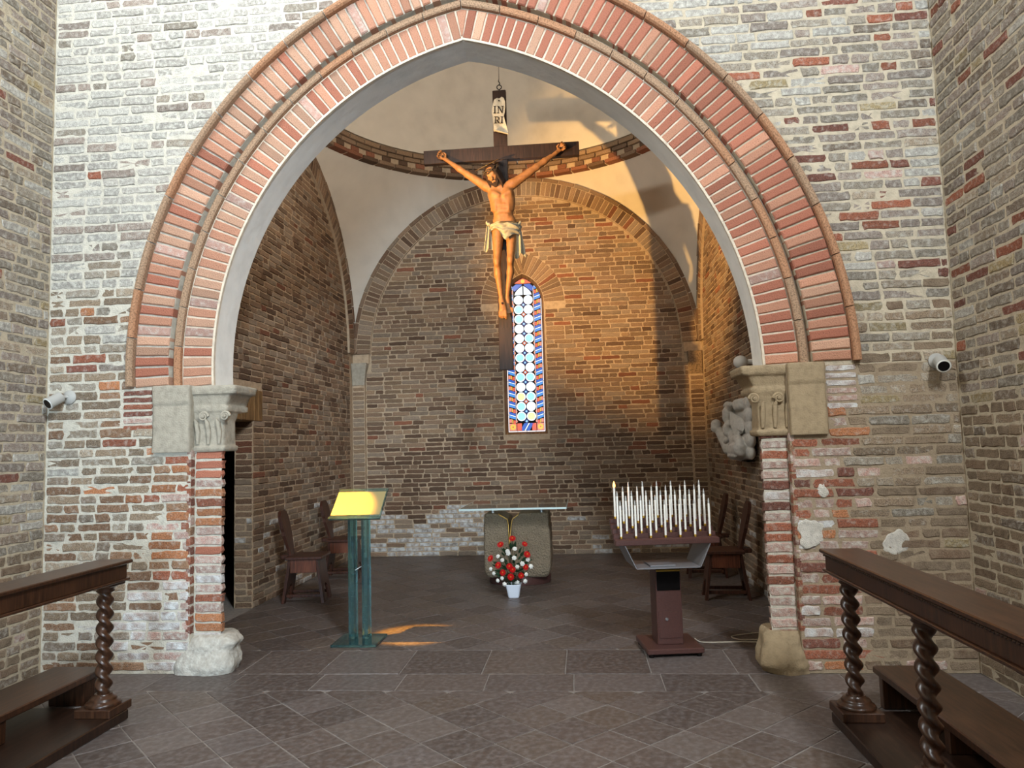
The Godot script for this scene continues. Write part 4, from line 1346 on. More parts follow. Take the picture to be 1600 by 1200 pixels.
	# petals and the head of the window
	for s in [-1.0, 1.0]:
		var pl := PackedVector2Array([Vector2(s * 0.008, 3.69), Vector2(s * 0.125, 3.69), Vector2(s * 0.11, 3.73), Vector2(s * 0.07, 3.775), Vector2(s * 0.008, 3.82)])
		var bl := PackedVector2Array([Vector2(s * 0.015, 3.832), Vector2(s * 0.125, 3.742), Vector2(s * 0.16, 3.80), Vector2(s * 0.10, 3.85), Vector2(s * 0.015, 3.845)])
		if s < 0:
			pl.reverse(); bl.reverse()
		pane.call(pl, "white", 0.0)
		pane.call(bl, "blue", 0.0)
	pane.call(PackedVector2Array([Vector2(-0.14, 3.862), Vector2(0, 3.852), Vector2(0.14, 3.862), Vector2(0.0, 3.99)]), "orange", 0.0)
	pane.call(disc.call(Vector2(0, 3.89), 0.03, 8), "yellow", 0.003)
const GLASS := 1.25

func crucifix():
	var t := thing("crucifix", "carved crucifix with a painted figure hanging on a wire under the dome", "crucifix", Vector3(-0.766, 2.33, -7.97))
	var k := MB.new()
	k.span(Vector3(-0.075, 0.0, -0.03), Vector3(0.075, 3.14, 0.035), 0.004)
	part("cross_post", k, M.wood_cross, t)
	k = MB.new()
	k.span(Vector3(-0.866, 2.337, -0.028), Vector3(0.866, 2.493, 0.04), 0.004)
	part("cross_beam", k, M.wood_cross, t)
	k = MB.new()
	k.tube([Vector3(0, 3.13, 0.0), Vector3(0, 3.165, 0.0)], 0.006, 8)
	var pts := []
	for i in 17: pts.append(Vector3(cos(TAU * i / 16.0) * 0.026, 3.19 + sin(TAU * i / 16.0) * 0.026, 0.0))
	k.tube(pts, 0.0055, 8, false)
	part("hanging_ring", k, M.iron, t)
	k = MB.new()
	k.tube([Vector3(0, 3.21, 0), Vector3(0.008, 3.235, 0), Vector3(-0.006, 3.26, 0), Vector3(0, 3.29, 0), Vector3(0, 5.42, 0)], [0.006, 0.006, 0.006, 0.0025, 0.0025], 8)
	part("wire", k, M.iron, t)
	# --- title scroll: a curling sheet with thickness
	var rows := []
	var prof := [[3.035, 0.0, 0.030, 0.062], [3.02, 0.0, 0.055, 0.064], [2.985, 0.0, 0.068, 0.062], [2.93, -0.008, 0.076, 0.056], [2.87, -0.012, 0.074, 0.052], [2.82, -0.012, 0.064, 0.056], [2.76, -0.004, 0.066, 0.066], [2.70, 0.008, 0.074, 0.078], [2.665, 0.014, 0.08, 0.088], [2.645, 0.018, 0.082, 0.1]]
	for p in prof:
		var row := PackedVector3Array()
		for i in 9:
			var u := -1.0 + i / 4.0
			row.append(Vector3(p[1] + u * p[2], p[0] - (u * 0.5 + 0.5) * (0.05 if p[0] < 2.72 else 0.0) * (2.74 - p[0]) * 8.0, p[3] + 0.016 * u * u * (1.0 if u > 0 else -0.6) + 0.01 * sin(u * 3.0 + p[0] * 20.0)))
		rows.append(row)
	k = MB.new()
	sheet(k, rows, 0.004)
	var sc := part("title_scroll", k, M.parchment, t)
	# the turned-up lower edge
	rows = []
	for i in 6:
		var a := i * 0.45
		var row := PackedVector3Array()
		for j in 7:
			var u := -1.0 + j / 3.0
			var r := 0.028 * (1.0 - 0.25 * u)
			row.append(Vector3(0.02 + u * 0.08, 2.672 - (u * 0.5 + 0.5) * 0.06 - sin(a) * r + 0.0, 0.09 + (1.0 - cos(a)) * r))
		rows.append(row)
	k = MB.new(); sheet(k, rows, 0.003)
	part("curl", k, M.parchment, sc)
	k = MB.new(); k.ball(Vector3(0.0, 3.0, 0.072), Vector3(0.009, 0.009, 0.008), 8, 6)
	part("nail", k, M.iron, sc)
	var font := SystemFont.new()
	font.font_names = PackedStringArray(["Droid Serif"])
	for q in [["IN", -0.008, 2.895, 0.068], ["RI", -0.006, 2.77, 0.084]]:
		var tm := TextMesh.new()
		tm.text = q[0]; tm.font = font; tm.font_size = 32; tm.pixel_size = 0.0034; tm.depth = 0.003
		var o := MeshInstance3D.new()
		o.name = "lettering"; o.mesh = tm
		o.set_surface_override_material(0, M.ink)
		o.transform = Transform3D(Basis(Vector3.BACK, -0.06) * Basis(Vector3.RIGHT, 0.1 if q[0] == "IN" else -0.12), Vector3(q[1], q[2], q[3]))
		sc.add_child(o, true)
	# --- the figure: one continuous body
	var b := Blob.new(Vector3(-0.78, 0.46, -0.02), Vector3(0.80, 2.34, 0.36), 0.011, 0.008)
	var sh_l := Vector3(-0.15, 2.0, 0.15); var sh_r := Vector3(0.135, 2.015, 0.15)
	var el_l := Vector3(-0.36, 2.155, 0.13); var el_r := Vector3(0.40, 2.195, 0.13)
	var wr_l := Vector3(-0.59, 2.345, 0.095); var wr_r := Vector3(0.615, 2.355, 0.095)
	for q in [[sh_l, el_l, wr_l], [sh_r, el_r, wr_r]]:
		b.cap(q[0], q[1], 0.050, 0.036)
		b.cap(q[0].lerp(q[1], 0.15) - Vector3(0, 0.012, 0), q[0].lerp(q[1], 0.75), 0.038, 0.036)
		b.cap(q[1], q[1].lerp(q[2], 0.4), 0.034, 0.033)
		b.cap(q[1].lerp(q[2], 0.4), q[2], 0.033, 0.020)
	# torso: chest hanging from the arms, narrow waist, pelvis swung to one side
	b.cap(sh_l, Vector3(-0.02, 1.955, 0.145), 0.052, 0.06)
	b.cap(sh_r, Vector3(0.02, 1.955, 0.145), 0.052, 0.06)
	b.cap(Vector3(-0.055, 1.90, 0.15), Vector3(-0.030, 1.80, 0.155), 0.086, 0.078, 0.85)
	b.cap(Vector3(0.065, 1.90, 0.15), Vector3(0.075, 1.80, 0.155), 0.086, 0.078, 0.85)
	b.cap(Vector3(-0.03, 1.82, 0.15), Vector3(-0.005, 1.64, 0.15), 0.076, 0.07, 0.85)
	b.cap(Vector3(0.06, 1.82, 0.15), Vector3(0.06, 1.64, 0.15), 0.076, 0.07, 0.85)
	b.cap(Vector3(-0.075, 1.90, 0.2), Vector3(-0.02, 1.875, 0.215), 0.036, 0.026)
	b.cap(Vector3(0.098, 1.90, 0.2), Vector3(0.045, 1.875, 0.215), 0.036, 0.026)
	for i in 4:
		for s in [-1.0, 1.0]:
			b.cap(Vector3(0.024 + s * 0.034, 1.765 - i * 0.05, 0.209 - i * 0.005), Vector3(0.024 + s * 0.016, 1.765 - i * 0.05, 0.212 - i * 0.005), 0.016, 0.016)
	for i in 4:
		for s in [-1.0, 1.0]:
			b.cap(Vector3(0.016 + s * 0.118, 1.835 - i * 0.036, 0.165), Vector3(0.016 + s * 0.07, 1.80 - i * 0.03, 0.213), 0.012, 0.010)
	b.cap(Vector3(-0.02, 1.655, 0.203), Vector3(0.07, 1.655, 0.203), 0.02, 0.02)
	b.cap(sh_l + Vector3(0.03, 0.02, 0.03), Vector3(0.0, 1.972, 0.2), 0.012, 0.011)
	b.cap(sh_r + Vector3(-0.03, 0.02, 0.03), Vector3(0.025, 1.972, 0.2), 0.012, 0.011)
	b.cap(Vector3(-0.02, 1.60, 0.15), Vector3(0.085, 1.595, 0.15), 0.075, 0.075, 0.85)
	b.cap(Vector3(-0.025, 1.53, 0.145), Vector3(0.095, 1.525, 0.145), 0.08, 0.08, 0.85)
	b.cap(Vector3(-0.01, 1.96, 0.15), Vector3(-0.035, 2.03, 0.18), 0.045, 0.042)
	# legs
	var kn_l := Vector3(-0.052, 1.15, 0.215); var kn_r := Vector3(0.092, 1.165, 0.205)
	var an_l := Vector3(-0.025, 0.745, 0.135); var an_r := Vector3(0.034, 0.775, 0.10)
	b.cap(Vector3(-0.04, 1.50, 0.15), kn_l, 0.066, 0.038)
	b.cap(Vector3(0.108, 1.495, 0.15), kn_r, 0.064, 0.037)
	b.cap(kn_l + Vector3(0, 0.01, 0.02), kn_l - Vector3(0, 0.03, -0.015), 0.029, 0.026)
	b.cap(kn_r + Vector3(0, 0.01, 0.02), kn_r - Vector3(0, 0.03, -0.015), 0.028, 0.025)
	b.cap(kn_l, kn_l.lerp(an_l, 0.32) - Vector3(0.006, 0, 0.016), 0.034, 0.040)
	b.cap(kn_l.lerp(an_l, 0.32) - Vector3(0.006, 0, 0.016), an_l, 0.040, 0.022)
	b.cap(kn_r, kn_r.lerp(an_r, 0.32) + Vector3(0.008, 0, -0.016), 0.033, 0.038)
	b.cap(kn_r.lerp(an_r, 0.32) + Vector3(0.008, 0, -0.016), an_r, 0.038, 0.022)
	k = MB.new()
	b.add_to(k)
	# feet, finer: the one nailed over the other
	var ft := Blob.new(Vector3(-0.11, 0.48, 0.02), Vector3(0.12, 0.84, 0.26), 0.0045, 0.0028)
	ft.cap(an_l + Vector3(0, 0.05, 0.005), an_l, 0.024, 0.026)
	ft.cap(an_l, Vector3(-0.012, 0.635, 0.165), 0.031, 0.030, 0.8)
	ft.cap(Vector3(-0.012, 0.69, 0.15), Vector3(-0.036, 0.60, 0.17), 0.027, 0.02, 0.8)
	ft.cap(Vector3(-0.005, 0.69, 0.15), Vector3(0.018, 0.60, 0.17), 0.027, 0.02, 0.8)
	for i in 5:
		var x := -0.046 + i * 0.0175
		var lo: float = [0.555, 0.545, 0.543, 0.548, 0.538][i]
		var r: float = [0.0085, 0.009, 0.0095, 0.0095, 0.013][i]
		ft.cap(Vector3(x * 0.85 + 0.0, 0.61, 0.172), Vector3(x, lo + 0.022, 0.182), r, r)
		ft.cap(Vector3(x, lo + 0.022, 0.182), Vector3(x + 0.001, lo, 0.172), r, r * 0.85)
	ft.cap(an_r + Vector3(0, 0.05, 0.0), an_r, 0.024, 0.026)
	ft.cap(an_r, Vector3(0.045, 0.66, 0.105), 0.03, 0.028, 0.8)
	for i in 5:
		var x := 0.028 + i * 0.015
		ft.cap(Vector3(x, 0.655, 0.11), Vector3(x + 0.004, 0.60 + absf(i - 1.0) * 0.006, 0.115), 0.011, 0.009)
	ft.add_to(k)
	# hands, finer: palm and curled fingers round the nail
	for s in [-1.0, 1.0]:
		var w: Vector3 = wr_l if s < 0 else wr_r
		var pc := w + Vector3(s * 0.048, 0.040, -0.012)
		var hb := Blob.new(Vector3(pc.x - 0.13, pc.y - 0.12, 0.02), Vector3(pc.x + 0.13, pc.y + 0.13, 0.22), 0.005, 0.003)
		hb.cap(w - Vector3(s * 0.03, 0.025, -0.004), w, 0.022, 0.020)
		hb.cap(w, pc, 0.021, 0.024, 0.7)
		var dir := Vector3(s * 0.76, 0.64, 0.0)
		var side := Vector3(-0.64 * s, 0.76, 0.0)
		for i in 4:
			var off := side * (0.027 - i * 0.018)
			var l: float = [0.036, 0.040, 0.037, 0.028][i]
			var p0 := pc + off * 0.9 + dir * 0.012
			var p1 := pc + off * 1.25 + dir * (0.012 + l * 0.8) + Vector3(0, 0, 0.020)
			var p2 := p1 + dir * l * 0.35 + Vector3(0, 0, 0.026)
			var p3 := p2 - dir * l * 0.45 + Vector3(0, 0, 0.018)
			hb.cap(p0, p1, 0.0105, 0.009); hb.cap(p1, p2, 0.009, 0.0085); hb.cap(p2, p3, 0.0085, 0.007)
		var tp := pc - dir * 0.02 + side * 0.02
		hb.cap(tp, tp + side * 0.024 + dir * 0.014 + Vector3(0, 0, 0.018), 0.011, 0.0095)
		hb.cap(tp + side * 0.024 + dir * 0.014 + Vector3(0, 0, 0.018), tp + side * 0.024 + dir * 0.036 + Vector3(0, 0, 0.030), 0.0095, 0.0075)
		hb.add_to(k)
	# head, finer: bowed to its own right; built upright, then tilted about the neck
	var hk := MB.new()
	var hd := Blob.new(Vector3(-0.1, -0.16, -0.12), Vector3(0.1, 0.13, 0.13), 0.006, 0.006)
	hd.cap(Vector3(0, 0.03, -0.015), Vector3(0, 0.035, -0.01), 0.070, 0.070)
	hd.cap(Vector3(0, -0.01, 0.02), Vector3(0, -0.072, 0.045), 0.055, 0.026)
	hd.cap(Vector3(0, 0.012, 0.062), Vector3(0, -0.032, 0.086), 0.008, 0.012)     # nose
	hd.cap(Vector3(-0.03, 0.022, 0.058), Vector3(0.03, 0.022, 0.058), 0.011, 0.011)   # brow
	hd.cap(Vector3(-0.034, -0.02, 0.05), Vector3(-0.03, -0.03, 0.05), 0.018, 0.014)   # cheeks
	hd.cap(Vector3(0.034, -0.02, 0.05), Vector3(0.03, -0.03, 0.05), 0.018, 0.014)
	hd.cap(Vector3(-0.014, -0.055, 0.066), Vector3(0.014, -0.055, 0.066), 0.007, 0.007) # lips
	hd.cap(Vector3(-0.014, -0.066, 0.065), Vector3(0.014, -0.066, 0.065), 0.007, 0.007)
	for s in [-1.0, 1.0]:
		hd.cap(Vector3(s * 0.024, 0.006, 0.062), Vector3(s * 0.022, 0.004, 0.063), 0.0095, 0.009)  # closed eyes
		hd.cap(Vector3(s * 0.068, 0.0, -0.005), Vector3(s * 0.066, -0.028, -0.002), 0.012, 0.009)  # ears
	hd.cap(Vector3(0, -0.05, -0.02), Vector3(0.0, -0.13, -0.04), 0.04, 0.044)
	hd.add_to(hk)
	var hx := Transform3D(Basis(Vector3.BACK, 0.30) * Basis(Vector3.UP, -0.30) * Basis(Vector3.RIGHT, 0.42), Vector3(-0.078, 2.105, 0.215))
	hk.turned(hx)
	k.v.append_array(hk.v); k.n.append_array(hk.n)
	var fig := part("figure", k, M.flesh, t)
	# hair, beard, crown of thorns, halo, wounds, nails
	k = MB.new()
	var hb2 := Blob.new(Vector3(-0.13, -0.22, -0.15), Vector3(0.13, 0.14, 0.13), 0.006, 0.005)
	hb2.cap(Vector3(0, 0.042, -0.028), Vector3(0, 0.03, -0.032), 0.078, 0.078)
	for s in [-1.0, 1.0]:
		for i in 5:
			var x: float = s * (0.058 + 0.007 * (i % 3))
			var z := 0.035 - i * 0.024
			hb2.cap(Vector3(x * 0.85, 0.05, z), Vector3(x, -0.03, z), 0.022, 0.018)
			hb2.cap(Vector3(x, -0.03, z), Vector3(x * 1.15, -0.11, z + 0.006), 0.018, 0.014)
			hb2.cap(Vector3(x * 1.15, -0.11, z + 0.006), Vector3(x * 0.95, -0.17 - 0.01 * (i % 2), z + 0.014), 0.014, 0.006)
	hb2.add_to(k)
	part("hair", k.turned(hx), M.hair, fig)
	k = MB.new()
	var bd := Blob.new(Vector3(-0.08, -0.17, -0.02), Vector3(0.08, 0.0, 0.13), 0.005, 0.004)
	for s in [-1.0, 1.0]:
		bd.cap(Vector3(s * 0.05, -0.03, 0.03), Vector3(s * 0.034, -0.075, 0.055), 0.012, 0.014)
		bd.cap(Vector3(s * 0.034, -0.075, 0.055), Vector3(s * 0.012, -0.115, 0.066), 0.016, 0.010)
		bd.cap(Vector3(s * 0.004, -0.047, 0.075), Vector3(s * 0.026, -0.058, 0.068), 0.006, 0.005)
	bd.cap(Vector3(0, -0.08, 0.066), Vector3(0, -0.12, 0.066), 0.014, 0.008)
	bd.add_to(k)
	part("beard", k.turned(hx), M.hair, fig)
	k = MB.new()
	for j in 3:
		pts = []
		for i in 33:
			var a := TAU * i / 32.0
			pts.append(Vector3(cos(a) * (0.084 + 0.006 * sin(a * 5 + j * 2.1)), 0.052 + 0.010 * sin(a * 6 + j * 2.1) + 0.014 * j - 0.012, sin(a) * (0.09 + 0.006 * cos(a * 5 + j * 2.1)) - 0.012))
		k.tube(pts, 0.0055, 6, false)
	for i in 18:
		var a := TAU * i / 18.0
		var p := Vector3(cos(a) * 0.088, 0.05 + 0.012 * sin(i * 2.3), sin(a) * 0.094 - 0.012)
		k.tube([p, p + Vector3(cos(a) * 0.028, 0.012 * cos(i * 1.7), sin(a) * 0.028)], [0.003, 0.0006], 5)
	part("crown_of_thorns", k.turned(hx), M.thorns, fig)
	k = MB.new()
	k.lathe(Vector3.ZERO, [Vector2(0.085, -0.0015), Vector2(0.145, -0.0015), Vector2(0.145, 0.0015), Vector2(0.085, 0.0015), Vector2(0.085, -0.0015)], 40, false)
	part("halo", k.turned(Transform3D(Basis(Vector3(0.91, 0.42, 0.0), Vector3(-0.385, 0.834, 0.395), Vector3(0.166, -0.36, 0.918)).orthonormalized(), Vector3(-0.145, 2.238, 0.16))), M.gilt, fig)
	k = MB.new()
	for p in [wr_l + Vector3(-0.046, 0.038, 0.012), wr_r + Vector3(0.046, 0.038, 0.012), Vector3(-0.010, 0.70, 0.175)]:
		k = MB.new()
		k.tube([p - Vector3(0, 0, 0.06), p + Vector3(0, 0, 0.018)], 0.006, 8)
		k.ball(p + Vector3(0, 0, 0.02), Vector3(0.013, 0.011, 0.007), 8, 5)
		part("nail", k, M.iron, fig)
	for q in [[Vector3(-0.05, 1.785, 0.216), 0.016, 0.005], [Vector3(0.085, 1.66, 0.196), 0.007, 0.03], [Vector3(-0.012, 0.69, 0.172), 0.012, 0.006]]:
		k = MB.new(); k.ball(q[0], Vector3(q[1], q[2], 0.006), 10, 6)
		part("wound", k, M.blood, fig)
	# --- loincloth: folded wrap round the hips, knots and two hanging ends
	k = MB.new()
	var rings := []
	for i in 19:
		var v := i / 18.0
		var ring_ := PackedVector3Array()
		for j in 56:
			var a := -TAU * j / 56.0
			var front := maxf(0.0, sin(a))
			var drop := 0.055 + 0.05 * (1.0 - front) + 0.15 * front * exp(-pow((cos(a) - 0.12) / 0.42, 2.0)) + 0.05 * smoothstep(0.2, 0.7, cos(a))
			var y := 1.572 - drop * v
			var wob := 0.011 * sin(v * 17.0 - absf(cos(a + 0.2)) * 9.0) + 0.006 * sin(a * 7.0 + v * 6.0)
			var rx := 0.162 + 0.012 * sin(v * PI) - 0.004 * v + wob
			var rz := 0.112 + 0.008 * sin(v * PI) + 0.014 * v * front + wob
			ring_.append(Vector3(0.034 + rx * cos(a), y, 0.143 + rz * sin(a)))
		rings.append(ring_)
	rings.reverse()
	k.skin(rings, true, false, false)
	rings.reverse()
	var cl := part("loincloth", k, M.linen, fig)
	# hanging ends, each a thick folded sheet
	for q in [[-0.135, 1.555, 1.285, 0.042, 0.19, 0.3], [0.185, 1.545, 1.235, 0.05, 0.17, -0.2]]:
		rows = []
		for i in 13:
			var v := i / 12.0
			var row := PackedVector3Array()
			for j in 11:
				var u := -1.0 + j / 5.0
				var wd: float = q[3] * (0.35 + 0.75 * v)
				row.append(Vector3(q[0] + u * wd + (0.012 if q[0] > 0 else -0.01) * v, lerpf(q[1], q[2], v) + 0.018 * sin(u * 3.0 + q[5]) * v + (-0.05 * absf(u) if v > 0.9 and q[0] > 0 else 0.0), q[4] + 0.022 * sin(u * 4.6 + v * 1.4 + q[5]) * (0.3 + v)))
			rows.append(row)
		k = MB.new(); sheet(k, rows, 0.007)
		part("hanging_end", k, M.linen, cl)
		k = MB.new()
		k.ball(Vector3(q[0], q[1] + 0.01, q[4] + 0.01), Vector3(0.024, 0.02, 0.022), 10, 6)
		k.ball(Vector3(q[0] + signf(q[0]) * 0.02, q[1] + 0.028, q[4] + 0.012), Vector3(0.012, 0.02, 0.012), 8, 6)
		part("knot", k, M.linen, cl)
	k = MB.new()
	pts = []
	for j in 41:
		var a := TAU * j / 40.0
		pts.append(Vector3(0.034 + 0.164 * cos(a), 1.566, 0.143 + 0.114 * sin(a)))
	k.tube(pts, 0.007, 6, false)
	part("cord", k, M.thorns, cl)

# a sheet with thickness through rows of points (front side towards +z)
func sheet(k: MB, rows: Array, thick: float):
	var nr := rows.size(); var nc: int = rows[0].size()
	var nor := []
	for i in nr:
		var r := PackedVector3Array()
		for j in nc:
			var du: Vector3 = rows[i][mini(j + 1, nc - 1)] - rows[i][maxi(j - 1, 0)]
			var dv: Vector3 = rows[mini(i + 1, nr - 1)][j] - rows[maxi(i - 1, 0)][j]
			r.append(dv.cross(du).normalized())
		nor.append(r)
	var bk := func(i: int, j: int) -> Vector3: return rows[i][j] - nor[i][j] * thick
	for i in nr - 1:
		for j in nc - 1:
			k.quads(rows[i][j], rows[i + 1][j], rows[i + 1][j + 1], rows[i][j + 1], nor[i][j], nor[i + 1][j], nor[i + 1][j + 1], nor[i][j + 1])
			k.quads(bk.call(i, j), bk.call(i, j + 1), bk.call(i + 1, j + 1), bk.call(i + 1, j), -nor[i][j], -nor[i][j + 1], -nor[i + 1][j + 1], -nor[i + 1][j])
	for i in nr - 1:
		k.quad(rows[i][0], bk.call(i, 0), bk.call(i + 1, 0), rows[i + 1][0])
		k.quad(rows[i][nc - 1], rows[i + 1][nc - 1], bk.call(i + 1, nc - 1), bk.call(i, nc - 1))
	for j in nc - 1:
		k.quad(rows[0][j], rows[0][j + 1], bk.call(0, j + 1), bk.call(0, j))
		k.quad(rows[nr - 1][j], bk.call(nr - 1, j), bk.call(nr - 1, j + 1), rows[nr - 1][j + 1])

func altar():
	var t := thing("altar", "rough split stone altar block carrying a glass tabletop", "altar", Vector3(-0.72, 0, -8.4))
	var k := MB.new()
	k.lathe(Vector3.ZERO, [Vector2(0.34, 0.0), Vector2(0.345, 0.01), Vector2(0.345, 0.085), Vector2(0.33, 0.095)], 40)
	for i in k.v.size(): k.v[i].z *= 0.75
	part("plinth", k, M.stand_paint, t)
	# the two halves of the block, parted by a cleft that opens upwards
	var ys := [0.09, 0.11, 0.16, 0.3, 0.45, 0.55, 0.66, 0.715, 0.76, 0.775]
	var wide := [0.31, 0.335, 0.352, 0.36, 0.36, 0.356, 0.35, 0.347, 0.343, 0.335]
	var deep := [0.25, 0.27, 0.285, 0.29, 0.29, 0.288, 0.285, 0.283, 0.28, 0.27]
	var cl := [-0.082, -0.082, -0.082, -0.082, -0.084, -0.087, -0.09, -0.1, -0.18, -0.195]
	var cr := [-0.08, -0.08, -0.08, -0.08, -0.078, -0.072, -0.058, -0.045, 0.015, 0.025]
	for s in [0, 1]:
		var secs := []
		for i in ys.size():
			if s == 0: secs.append([ys[i], -wide[i] - 0.01, cl[i], -deep[i], deep[i], 0.03])
			else: secs.append([ys[i], cr[i], wide[i], -deep[i], deep[i], 0.03])
		part("stone_half", loft(secs, 0.02, 0.012, 60 + s, 80), M.stone_altar, t)
		k = MB.new()
		var e: Array = cl if s == 0 else cr
		for i in range(4, ys.size() - 1):
			k.tube([Vector3(e[i], ys[i], deep[i] + 0.0), Vector3(e[i + 1], ys[i + 1], deep[i + 1])], 0.007, 6)
		part("gilt_edge", k, M.gilt, t)
	for p in [Vector3(-0.27, 0, 0.17), Vector3(0.27, 0, 0.17), Vector3(-0.27, 0, -0.17), Vector3(0.27, 0, -0.17)]:
		k = MB.new(); k.lathe(p, [Vector2(0.018, 0.76), Vector2(0.018, 0.842)], 14)
		part("pin", k, M.steel, t)
	k = MB.new()
	k.span(Vector3(-0.57, 0.842, -0.5), Vector3(0.55, 0.864, 0.62), 0.003)
	var gt := part("glass_top", k, M.glass_clear, t)
	for q in [[Vector3(-0.57, 0.843, 0.6205), Vector3(0.55, 0.863, 0.624)], [Vector3(-0.57, 0.843, -0.504), Vector3(0.55, 0.863, -0.5005)], [Vector3(-0.574, 0.843, -0.5), Vector3(-0.5705, 0.863, 0.62)], [Vector3(0.5505, 0.843, -0.5), Vector3(0.554, 0.863, 0.62)]]:
		k = MB.new(); k.span(q[0], q[1], 0.001)
		part("edge_glint", k, M.glass_glint, gt)  # pale strips painted as the bright reflection on the edge

func flowers():
	var o := Vector3(-0.716, 0, -7.55)
	var t := thing("flower_pot", "white pot of red gerberas and white roses before the altar", "flowers", o)
	var k := MB.new()
	var rings := []
	for s in [[0.0, 0.050, 0.02], [0.012, 0.056, 0.02], [0.07, 0.066, 0.022], [0.125, 0.078, 0.024], [0.132, 0.079, 0.024], [0.132, 0.072, 0.02], [0.105, 0.068, 0.02]]:
		var f := FastNoiseLite.new()
		rings.append(rr([s[0], -s[1], s[1], -s[1], s[1], s[2]], 32, f, 0.0))
	k.skin(rings)
	part("pot", k, M.vase_white, t)
	var red := [[540, 585], [652, 535], [770, 590], [795, 680], [440, 715], [515, 778], [625, 785], [655, 815], [555, 850], [635, 885], [730, 880], [775, 805]]
	var white := [[610, 645], [675, 630], [615, 668], [515, 695], [555, 730], [672, 710], [798, 732], [745, 770], [828, 795], [438, 818], [465, 862], [500, 932], [570, 960], [690, 950], [768, 935], [545, 905], [780, 868], [700, 790]]
	var at := func(q: Array, depth: float) -> Vector3:
		return Vector3((q[0] / 6.315 - 103.0) * 0.0066, (173.0 - q[1] / 6.315) * 0.0066, depth)
	var stems := MB.new()
	# two shared flower heads, petals round a heart, facing +z
	var gerbera := MB.new()
	for ringi in 2:
		for i in 14:
			var a := TAU * (i + 0.5 * ringi) / 14
			var d := Vector3(cos(a), sin(a), 0)
			var s := Vector3(-sin(a), cos(a), 0)
			var l := 0.036 - 0.008 * ringi
			var z := 0.004 * ringi
			var p := [d * 0.006 + Vector3(0, 0, z), d * l * 0.6 - s * 0.0065 + Vector3(0, 0, z + 0.004), d * l + Vector3(0, 0, z - 0.002), d * l * 0.6 + s * 0.0065 + Vector3(0, 0, z + 0.004)]
			gerbera.quad(p[0], p[1], p[2], p[3])
			var q := Vector3(0, 0, -0.0025)
			gerbera.quad(p[0] + q, p[3] + q, p[2] + q, p[1] + q)
	var g_mesh := gerbera.mesh()
	var heart := MB.new(); heart.ball(Vector3(0, 0, 0.006), Vector3(0.008, 0.008, 0.005), 10, 6)
	var h_mesh := heart.mesh()
	var rose := MB.new()
	for lay_ in 3:
		for i in 6:
			var a := TAU * (i + 0.5 * lay_) / 6
			rose.ball(Vector3(cos(a), sin(a), 0) * (0.017 - 0.006 * lay_) + Vector3(0, 0, 0.008 * lay_), Vector3(0.011 - 0.001 * lay_, 0.011 - 0.001 * lay_, 0.008), 7, 4)
	var r_mesh := rose.mesh()
	for set_ in [[red, g_mesh, M.petal_red, "red_gerbera"], [white, r_mesh, M.petal_white, "white_rose"]]:
		for i in set_[0].size():
			var q: Array = set_[0][i]
			var off := Vector2(q[0] - 630.0, q[1] - 760.0) / 250.0
			var p: Vector3 = at.call(q, 0.13 - 0.1 * off.length() + rng.randf_range(-0.02, 0.03))
			var o2 := part(set_[3], set_[1], set_[2], t)
			var aim := Vector3(off.x * 0.9, 0.5 - off.y * 0.7, 1.0).normalized()
			var side := Vector3.UP.cross(aim).normalized()
			var sc := rng.randf_range(0.9, 1.15) * (1.0 if set_[3] == "red_gerbera" else 0.85)
			o2.transform = Transform3D(Basis(side, aim.cross(side), aim) * Basis(Vector3.BACK, rng.randf() * TAU) * Basis.from_scale(Vector3.ONE * sc), p)
			if set_[3] == "red_gerbera": part("heart", h_mesh, M.pollen, o2)
			var foot := Vector3(p.x * 0.18, 0.1, p.z * 0.2)
			stems.tube([foot, foot.lerp(p, 0.5) + Vector3(0, 0.02, -0.01), p - aim * 0.004], 0.0022, 5)
	part("stems", stems, M.leaf_green, t)
	var leaf := MB.new()
	sheet(leaf, [PackedVector3Array([Vector3(-0.002, 0, 0), Vector3(0, 0, 0.002), Vector3(0.002, 0, 0)]), PackedVector3Array([Vector3(-0.016, 0.03, 0.0), Vector3(0, 0.03, 0.005), Vector3(0.016, 0.03, 0.0)]), PackedVector3Array([Vector3(-0.012, 0.06, -0.002), Vector3(0, 0.06, 0.003), Vector3(0.012, 0.06, -0.002)]), PackedVector3Array([Vector3(-0.001, 0.085, -0.01), Vector3(0, 0.085, -0.009), Vector3(0.001, 0.085, -0.01)])], 0.0012)
	var lm := leaf.mesh()
	for i in 64:
		var a := rng.randf() * TAU
		var r := sqrt(rng.randf())
		var p := Vector3(cos(a) * 0.17 * r, 0.33 + sin(a) * 0.19 * r, 0.06 - 0.05 * r + rng.randf_range(-0.03, 0.03))
		if p.y < 0.2: p.x *= 0.6
		var o3 := part("leaf", lm, M.leaf_green, t)
		var out := Vector3(p.x * 2.2, p.y - 0.2, 0.12 + rng.randf() * 0.15).normalized()
		var s := out.cross(Vector3.BACK).normalized()
		o3.transform = Transform3D(Basis(s, out, s.cross(out)) * Basis(Vector3.UP, rng.randf_range(-0.8, 0.8)) * Basis.from_scale(Vector3.ONE * rng.randf_range(0.6, 1.0)), p - out * 0.03)

